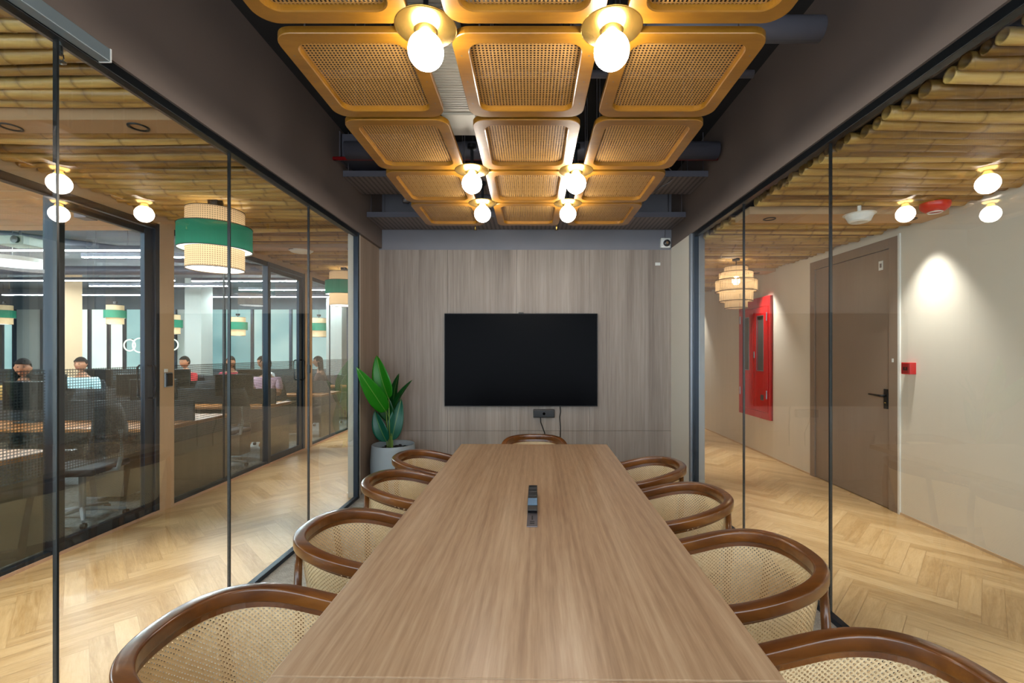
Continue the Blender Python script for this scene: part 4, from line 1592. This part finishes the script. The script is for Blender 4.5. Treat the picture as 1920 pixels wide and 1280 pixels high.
# ================================================================== OPEN OFFICE
M_DESK = plain('orange_oak_top', (206, 132, 66), 0.4, 0, 0.12, 8)
M_DPANEL = plain('olive_taupe_panel', (104, 90, 72), 0.6)
M_SCREENP = plain('charcoal_divider', (46, 52, 58), 0.8)
M_MESH = plain('dark_mesh_fabric', (34, 38, 44), 0.8)
M_GREYCH = plain('grey_chair_plastic', (150, 156, 162), 0.5)
M_BLUESCR = emit('blue_screen', (0.12, 0.35, 0.85), 0.9)
DESKN = ['nearest the camera, cut by the left edge', 'second row, seen beside the nearer door post', 'third row, seen behind the farther office door', 'fourth row, seen through the last office pane', 'farthest row']
DROWS = [(1.9, 3.52), (4.45, 5.56), (6.25, 6.97), (8.0, 8.8), (10.0, 10.9)]
for i, (y0, y1) in enumerate(DROWS):
    x1, x0 = -3.66, -8.6
    t = thing('bench_desk', 'long orange oak bench desk in the office, ' + DESKN[i], 'desk', ((x0 + x1) / 2, (y0 + y1) / 2, 0), group='office bench desks')
    a, b = (x1 - x0) / 2, (y1 - y0) / 2
    MB().box(-a, a, -b, b, 0.715, 0.75).build('desktop', M_DESK, t, bevel=0.004)
    for s in (-1, 1):
        MB().box(s * (a - 0.05) - 0.02, s * (a - 0.05) + 0.02, -b + 0.02, b - 0.02, 0, 0.715).build('end_panel', M_DPANEL, t)
    MB().box(-a + 0.1, a - 0.1, -0.01, 0.01, 0.20, 0.715).build('modesty_panel', M_DPANEL, t)
    MB().box(-a + 0.04, a - 0.04, -0.015, 0.015, 0.75, 0.97).build('divider_screen', M_SCREENP, t, bevel=0.004)
    for k in range(4):
        xx = -a + 0.9 + k * 1.15
        MB().box(xx - 0.2, xx + 0.2, -b + 0.08, -b + 0.5 if b > 0.5 else -0.03, 0.06, 0.60).build('drawer_pedestal', M_DPANEL, t, bevel=0.004)


def monitor():
    t = thing('monitor', '', 'monitor')
    MB().box(-0.27, 0.27, -0.012, 0.012, 0.12, 0.44).build('housing', M_BLKPLASTIC, t, bevel=0.005)
    MB().box(-0.26, 0.26, 0.0122, 0.0135, 0.135, 0.43).build('screen', M_SCREEN, t)
    MB().box(-0.02, 0.02, -0.035, -0.012, 0.0, 0.28).build('neck', M_BLKPLASTIC, t)
    MB().box(-0.11, 0.11, -0.10, 0.06, 0.0, 0.012).build('stand', M_BLKPLASTIC, t, bevel=0.004)
    return t


def task_chair():
    t = thing('task_chair', '', 'chair')
    MB().box(-0.24, 0.24, -0.24, 0.24, 0.44, 0.50).build('seat', M_MESH, t, bevel=0.025, seg=3)
    rows = []
    for k in range(7):
        z = 0.58 + k * 0.075
        bow = -0.25 - 0.03 * math.sin(k / 6 * 3.14)
        rows.append([(x * (0.23 - 0.004 * k * k * 0.5), bow + 0.05 * x * x, z) for x in (-1, -0.5, 0, 0.5, 1)])
    bk = MB().grid(rows).build('backrest', M_MESH, t, smooth=True)
    md = bk.modifiers.new('s', 'SOLIDIFY')
    md.thickness = 0.03
    MB().tube([(0, -0.10, 0.43), (0, -0.28, 0.45), (0, -0.31, 0.60), (0, -0.30, 0.80)], 0.018, 8).build('back_support', M_GREYCH, t, smooth=True)
    for s in (-1, 1):
        MB().tube([(s * 0.22, 0.0, 0.45), (s * 0.28, 0.0, 0.50), (s * 0.28, -0.02, 0.66)], 0.013, 8).build('arm_support', M_GREYCH, t, smooth=True)
        MB().box(s * 0.28 - 0.035, s * 0.28 + 0.035, -0.14, 0.12, 0.66, 0.685).build('armrest', M_BLKPLASTIC, t, bevel=0.01)
    MB().tube([(0, 0, 0.09), (0, 0, 0.44)], 0.025, 12).build('gas_column', M_GREYCH, t)
    mb, mc = MB(), MB()
    for k in range(5):
        a = 2 * math.pi * k / 5
        mb.tube([(0, 0, 0.11), (0.30 * math.cos(a), 0.30 * math.sin(a), 0.065)], [0.022, 0.013], 8)
        mc.lathe([(0.0, -0.026), (0.022, -0.020), (0.027, 0.0), (0.022, 0.02), (0.0, 0.026)], 12, (0.30 * math.cos(a), 0.30 * math.sin(a), 0.030))
    mb.build('star_base', M_GREYCH, t)
    mc.build('casters', M_BLKPLASTIC, t)
    return t


mp = None
for i, (x, y, rz, lab) in enumerate((
        (-5.35, 4.85, 180, 'dark monitor back on the second desk row, left of the near door'),
        (-4.35, 5.25, 180, 'dark monitor on the second desk row close to the glass'),
        (-7.0, 5.2, 180, 'dark monitor on the second desk row far from the glass'),
        (-4.2, 6.45, 180, 'large dark monitor on the third desk row close to the glass'),
        (-5.6, 6.45, 180, 'dark monitor on the third desk row behind the chairs'),
        (-6.9, 6.5, 180, 'dark monitor on the third desk row, far side'),
        (-5.0, 8.2, 180, 'small dark monitor on the fourth desk row near the glass'),
        (-6.4, 8.2, 180, 'small dark monitor on the fourth desk row, middle'),
        (-7.8, 8.2, 180, 'small dark monitor on the fourth desk row, far end'),
        (-5.0, 3.1, 180, 'dark monitor on the nearest desk at the left edge'))):
    m = monitor() if mp is None else copy_thing(mp)
    mp = mp or m
    m.location = (x, y, 0.75)
    m.rotation_euler = (0, 0, R(rz))
    m['label'] = lab
    m['group'] = 'office monitors'
lm = thing('laptop', 'open laptop with a bright blue screen on the office desk at the left edge', 'laptop', (-5.72, 5.30, 0.75), R(200))
MB().box(-0.16, 0.16, -0.11, 0.11, 0, 0.015).build('keyboard_base', M_GREYCH, lm, bevel=0.004)
li = MB().box(-0.16, 0.16, 0.11, 0.118, 0.012, 0.22).build('lid', M_GREYCH, lm, bevel=0.003)
MB().box(-0.15, 0.15, 0.1085, 0.1097, 0.02, 0.21).build('screen', M_BLUESCR, li)

cpro = None
for i, (x, y, rz, lab) in enumerate((
        (-4.00, 4.06, 100, 'empty task chair on the carpet behind the nearer office door'),
        (-4.02, 5.92, 80, 'grey armed task chair before the third desk row close to the glass'),
        (-5.60, 5.95, 10, 'dark task chair between the second and third desk rows'),
        (-6.60, 3.95, -10, 'dark task chair behind the nearest desk at the left edge'),
        (-5.30, 7.65, 0, 'dark task chair between the third and fourth desk rows'),
        )):
    c = task_chair() if cpro is None else copy_thing(cpro)
    cpro = cpro or c
    c.location = (x, y, 0)
    c.rotation_euler = (0, 0, R(rz))
    c['label'] = lab
    c['group'] = 'office task chairs'


# ------------------------------------------------------------------ people
M_SKIN = plain('brown_skin', (168, 112, 80), 0.55, 0, 0.04)
M_HAIR = plain('dark_hair', (22, 17, 15), 0.95, spec=0.1)
M_JEAN = plain('dark_trousers', (36, 42, 58), 0.8)


def person(x, y, rz, shirt, lab, long_hair=False, lean=0.0, hips=0.60):
    """seated figure facing local -Y, one continuous skin with clothing as children"""
    t = thing('person', lab, 'person', (x, y, 0), R(rz))

    def skinned(name, verts, edges, rad, mat, root=0):
        me = bpy.data.meshes.new(name)
        me.from_pydata(verts, edges, [])
        o = bpy.data.objects.new(name, me)
        COL.objects.link(o)
        o.parent = t
        sk = o.modifiers.new('skin', 'SKIN')
        sk.use_smooth_shade = True
        lay = me.skin_vertices[0]
        for i_, r in enumerate(rad):
            lay.data[i_].radius = (r, r) if not isinstance(r, tuple) else r
            lay.data[i_].use_root = (i_ == root)
        ss = o.modifiers.new('sub', 'SUBSURF')
        ss.levels = ss.render_levels = 2
        me.materials.append(mat)
        return o
    L = lean
    v = [(0, 0, hips), (0, -0.02 - L * 0.3, hips + 0.20), (0, -0.04 - L * 0.6, hips + 0.40), (0, -0.05 - L, hips + 0.50), (0, -0.07 - L, hips + 0.60)]
    rad = [0.12, 0.105, 0.115, 0.06, 0.052]
    e = [(0, 1), (1, 2), (2, 3), (3, 4)]

    def add(ps, rs, at):
        k = at
        for p, r in zip(ps, rs):
            v.append(p)
            rad.append(r)
            e.append((k, len(v) - 1))
            k = len(v) - 1
        return k
    for s in (-1, 1):
        add([(s * 0.09, -0.10, hips - 0.01), (s * 0.10, -0.42, hips - 0.03), (s * 0.10, -0.44, 0.10), (s * 0.10, -0.58, 0.04)], [0.085, 0.062, 0.042, 0.035], 0)
        w = add([(s * 0.17, -0.05 - L, hips + 0.44), (s * 0.22, -0.12 - L, hips + 0.20), (s * 0.12, -0.38 - L, hips + 0.26)], [0.055, 0.042, 0.026], 2)
        # palm and five fingers
        pm = add([(s * 0.10, -0.44 - L, hips + 0.265)], [0.020], w)
        for q, (dx, ln) in enumerate(((-0.026, 0.055), (-0.009, 0.068), (0.009, 0.064), (0.025, 0.050))):
            add([(s * (0.10 + dx), -0.475 - L, hips + 0.268), (s * (0.10 + dx * 1.1), -0.475 - L - ln * 0.5, hips + 0.262), (s * (0.10 + dx * 1.1), -0.475 - L - ln, hips + 0.250)], [0.009, 0.008, 0.007], pm)
        add([(s * 0.06, -0.445 - L, hips + 0.262), (s * 0.045, -0.475 - L, hips + 0.255)], [0.010, 0.008], pm)
    skinned('body', v, e, rad, M_SKIN)
    # shirt: torso and sleeves
    v, e, rad = [(0, 0, hips - 0.04), (0, -0.02 - L * 0.3, hips + 0.20), (0, -0.04 - L * 0.6, hips + 0.40), (0, -0.05 - L, hips + 0.48)], [(0, 1), (1, 2), (2, 3)], [(0.15, 0.14), (0.135, 0.125), (0.15, 0.125), (0.085, 0.08)]
    for s in (-1, 1):
        add([(s * 0.175, -0.05 - L, hips + 0.44), (s * 0.225, -0.10 - L, hips + 0.26)], [0.068, 0.058], 2)
    skinned('shirt', v, e, rad, shirt)
    v, e, rad = [(0, 0.0, hips - 0.02)], [], [0.14]
    for s in (-1, 1):
        add([(s * 0.095, -0.12, hips - 0.01), (s * 0.10, -0.42, hips), (s * 0.10, -0.44, 0.12)], [0.095, 0.075, 0.055], 0)
    skinned('trousers', v, e, rad, M_JEAN)
    # head with brow, nose, ears and chin
    hc = Vector((0, -0.09 - L, hips + 0.70))
    mb = MB()
    rows = []
    n, m = 20, 14
    for i_ in range(m + 1):
        a = math.pi * i_ / m
        row = []
        for k in range(n + 1):
            b = 2 * math.pi * k / n
            dx, dy, dz = math.sin(a) * math.cos(b), math.sin(a) * math.sin(b), math.cos(a)
            px_, py_, pz_ = dx * 0.074, dy * 0.094, dz * 0.112
            if dz < -0.2:
                px_ *= 1 + 0.28 * (dz + 0.2)
                if dy < 0:
                    py_ *= 0.96
            if dy < -0.75 and -0.35 < dz < 0.12:
                py_ -= 0.020 * max(0, 1 - abs(dx) / 0.22)
            if dy < -0.6 and 0.05 < dz < 0.25 and 0.2 < abs(dx) < 0.6:
                py_ += 0.007
            if abs(dx) > 0.93 and abs(dz) < 0.25:
                px_ *= 1.13
            row.append(hc + Vector((px_, py_, pz_)))
        rows.append(row)
    mb.grid(rows)
    hd = mb.build('head', M_SKIN, t, smooth=True)
    mb = MB()
    for s in (-1, 1):
        mb.lathe([(0.001, -0.006), (0.010, 0), (0.001, 0.006)], 10, tuple(hc + Vector((s * 0.028, -0.086, 0.012))))
    mb.build('eyes', M_BLKPLASTIC, hd)
    MB().tube([hc + Vector((-0.022, -0.083, -0.052)), hc + Vector((0, -0.092, -0.050)), hc + Vector((0.022, -0.083, -0.052))], 0.005, 6).build('mouth', plain('lips', (140, 70, 62), 0.5), hd)
    mb = MB()
    rows = []
    for i_ in range(9):
        a = math.pi * 0.62 * i_ / 8
        row = []
        for k in range(n + 1):
            b = 2 * math.pi * k / n
            dx, dy, dz = math.sin(a) * math.cos(b), math.sin(a) * math.sin(b), math.cos(a)
            if dy < -0.1 and dz < 0.45:
                dz = 0.45 + (dz - 0.45) * 0.1
            q = Vector((dx * 0.083, dy * 0.104, dz * 0.123 + 0.004))
            if long_hair and dy > 0.0 and i_ > 4:
                q.z -= (i_ - 4) * 0.045
            row.append(hc + q)
        rows.append(row)
    hr = MB().grid(rows).build('hair', M_HAIR, t, smooth=True)
    md = hr.modifiers.new('s', 'SOLIDIFY')
    md.thickness = 0.012
    return t


person(-7.35, 7.50, 15, plain('light_blue_shirt', (176, 214, 222), 0.8), 'seated person in a light blue shirt seen through the nearer glass door')
person(-6.95, 9.25, -10, plain('red_shirt', (190, 34, 44), 0.8), 'seated person in a red top just right of the near beige post')
person(-6.20, 9.45, 20, plain('crimson_shirt', (168, 30, 58), 0.8), 'seated person in a crimson top with long dark hair, mid office', True)
person(-5.45, 9.30, 5, plain('white_shirt', (222, 226, 226), 0.8), 'seated person in a white shirt beyond the dark monitor')
person(-4.40, 7.62, 10, plain('pink_shirt', (214, 176, 198), 0.8), 'seated person in a pale pink shirt seen through the farther glass door')
person(-4.25, 9.45, -75, plain('brown_top', (104, 74, 70), 0.8), 'seated person in a brown top facing left in the last office pane', True, 0.06)
person(-6.55, 5.90, 35, plain('mustard_scarf', (196, 160, 92), 0.8), 'seated person with a mustard top at the left edge of the photo', True)

for (x, y, rz, who) in ((-7.35, 7.50, 15, 'light blue shirt'), (-6.95, 9.25, -10, 'red top'), (-6.20, 9.45, 20, 'crimson top'), (-5.45, 9.30, 5, 'white shirt'),
                        (-4.40, 7.62, 10, 'pale pink shirt'), (-4.25, 9.45, -75, 'brown top'), (-6.55, 5.90, 35, 'mustard top')):
    copy_thing(cpro, (x, y, 0), R(rz + 180), 'task chair under the seated person in the ' + who, 'office task chairs')

# linear ceiling lights of the office
for i, (y, xa, xb, lab) in enumerate(((6.30, -8.4, -5.38, 'nearest long linear light seen at the left edge'), (6.75, -6.65, -4.3, 'short linear light just beyond the nearest one'),
                                      (8.95, -10.5, -7.0, 'linear light over the fourth desks, left part'), (9.0, -6.7, -4.5, 'linear light over the fourth desks, close to the glass'),
                                      (9.7, -9.4, -6.4, 'linear light beyond the fourth desks, middle'), (10.3, -6.6, -3.9, 'linear light before the farthest desks, close to the glass'),
                                      (11.2, -13, -9.2, 'linear light before the far panes, left end'), (11.6, -8.6, -4.4, 'linear light before the far panes, right end'),
                                      (4.4, -9.6, -7.1, 'unseen linear light added above the second desks, far from the glass'), (2.4, -8.0, -4.8, 'unseen linear light added above the nearest desk'))):  # both lights on this line are out of view, added to brighten the office
    t = thing('linear_light', 'office ' + lab, 'ceiling light', ((xa + xb) / 2, y, 2.90), group='office linear lights')
    a = (xb - xa) / 2
    MB().box(-a, a, -0.022, 0.022, 0.012, 0.07).build('housing', M_DUCT, t)
    MB().box(-a + 0.01, a - 0.01, -0.019, 0.019, 0.0, 0.012).build('diffuser', M_LINE, t)
    for s in (-1, 1):
        MB().tube([(s * (a - 0.2), 0, 0.07), (s * (a - 0.2), 0, 0.40)], 0.003, 6).build('wire', M_GREYPLATE, t)
# ducts, rafts
rf = thing('ceiling_raft', 'beige slatted ceiling raft in the near office', 'ceiling raft', (-5.35, 4.1, 2.93))
mb = MB()
for k in range(11):
    y = -1.15 + k * 0.22
    mb.box(-1.6, 1.6, y, y + 0.20, 0, 0.03)
mb.build('boards', plain('raft_board', (206, 174, 134), 0.6), rf)
for s in (-1, 1):
    for q in (-1, 1):
        MB().tube([(s * 1.4, q * 0.9, 0.03), (s * 1.4, q * 0.9, 0.37)], 0.004, 6).build('wire', M_GREYPLATE, rf)
fx = thing('ceiling_speaker_box', 'small dark box hanging below the beige ceiling raft', 'fixture', (-4.35, 4.45, 2.80))
MB().box(-0.06, 0.06, -0.06, 0.06, 0, 0.13).build('box', M_GREYPLATE, fx, bevel=0.004)
dl = thing('disc_light', 'wide glowing white disc light in the office at the left edge', 'ceiling light', (-6.55, 5.75, 2.62))
MB().lathe([(0.0, -0.004), (0.40, -0.004), (0.40, 0.0)], 48).build('diffuser', emit('disc_diffuser', (0.85, 0.93, 1.0), 1.6), dl)
MB().lathe([(0.405, -0.002), (0.405, 0.05), (0.0, 0.05)], 48).build('housing', M_OFFWHITE, dl)
MB().tube([(0, 0, 0.05), (0, 0, 0.67)], 0.004, 6).build('wire', M_GREYPLATE, dl)
pipe('office_duct', 'long dark duct along the office ceiling', [(-8.4, 5.6, 3.17), (-4.6, 10.0, 3.17)], 0.08, M_DUCT, 'air duct')
pipe('office_duct', 'second dark duct crossing the office ceiling', [(-16, 8.3, 2.99), (-3.9, 8.3, 2.99)], 0.08, M_DUCT, 'air duct')
cm = thing('projector', 'pale projector under the office ceiling at the left edge', 'projector', (-6.28, 5.6, 2.80))
MB().box(-0.16, 0.16, -0.12, 0.12, 0, 0.11).build('body', plain('pale_green_grey', (150, 160, 150), 0.5), cm, bevel=0.01)
MB().lathe([(0.04, 0), (0.045, 0.03), (0.0, 0.032)], 20).build('lens', M_BLKPLASTIC, cm).matrix_basis = Matrix.Translation((0.09, -0.12, 0.055)) @ Matrix.Rotation(R(90), 4, 'X')
MB().tube([(0, 0, 0.11), (0, 0, 0.49)], 0.012, 8).build('pole', M_GREYPLATE, cm)
# ring lights on the far glazing
for i, (px, py, r, lab) in enumerate(((243, 647, 0.16, 'glowing ring wall light right of the white panes'), (262, 647, 0.20, 'second glowing ring beside the first one'), (324, 646, 0.15, 'glowing ring seen right of the beige post'))):
    p = P(px, py, YF - 0.08 - i * 0.03)
    t = thing('ring_light', lab, 'ring light', p, group='far ring lights')
    mb = MB().tube([(r * math.cos(a * 0.2618), 0, r * math.sin(a * 0.2618)) for a in range(25)], 0.016, 8)
    mb.build('tube', emit('ring_glow', (0.9, 1.0, 0.72), 1.6), t, smooth=True)
    MB().box(-0.02, 0.02, 0.0, 0.10, r - 0.01, r + 0.02).build('bracket', M_BLACK, t)
# small green plant on the far cabinets
for px, py, y, lab in ((478, 668, 10.16, 'small leafy plant on the farthest office desk'),):
    p = P(px, py, y)
    t = thing('desk_plant', lab, 'plant', (p.x, y, 0.75))
    MB().lathe([(0.05, 0), (0.07, 0.12), (0.065, 0.12), (0.0, 0.10)], 20).build('pot', M_OFFWHITE, t)
    mb = MB()
    for k in range(46):
        a, el, ln = RND.uniform(0, 6.28), RND.uniform(0.5, 1.4), RND.uniform(0.12, 0.30)
        d = Vector((math.cos(a) * math.cos(el), math.sin(a) * math.cos(el), math.sin(el)))
        sd_ = d.cross(Vector((0, 0, 1))).normalized() * 0.028
        b0 = Vector((0, 0, 0.11))
        mb.grid([[b0 + d * ln * 0.3, b0 + d * ln * 0.3], [b0 + d * ln * 0.7 + sd_, b0 + d * ln * 0.7 - sd_], [b0 + d * ln, b0 + d * ln]], [[(0, 0), (0, 0)], [(1, .5), (-1, .5)], [(0, 1), (0, 1)]])
    f = mb.build('foliage', LG[0], t)
    f['kind'] = 'stuff'
# socket plate on the second desk's panel
pp = P(217, 829, 4.43)
t = MB().box(pp.x - 0.045, pp.x + 0.045, 4.43, 4.448, pp.z - 0.045, pp.z + 0.045).build('socket_plate', plain('ivory_socket', (196, 190, 160), 0.5), bevel=0.004)
tag(t, 'ivory socket plate on the taupe panel below the second desk', 'socket')
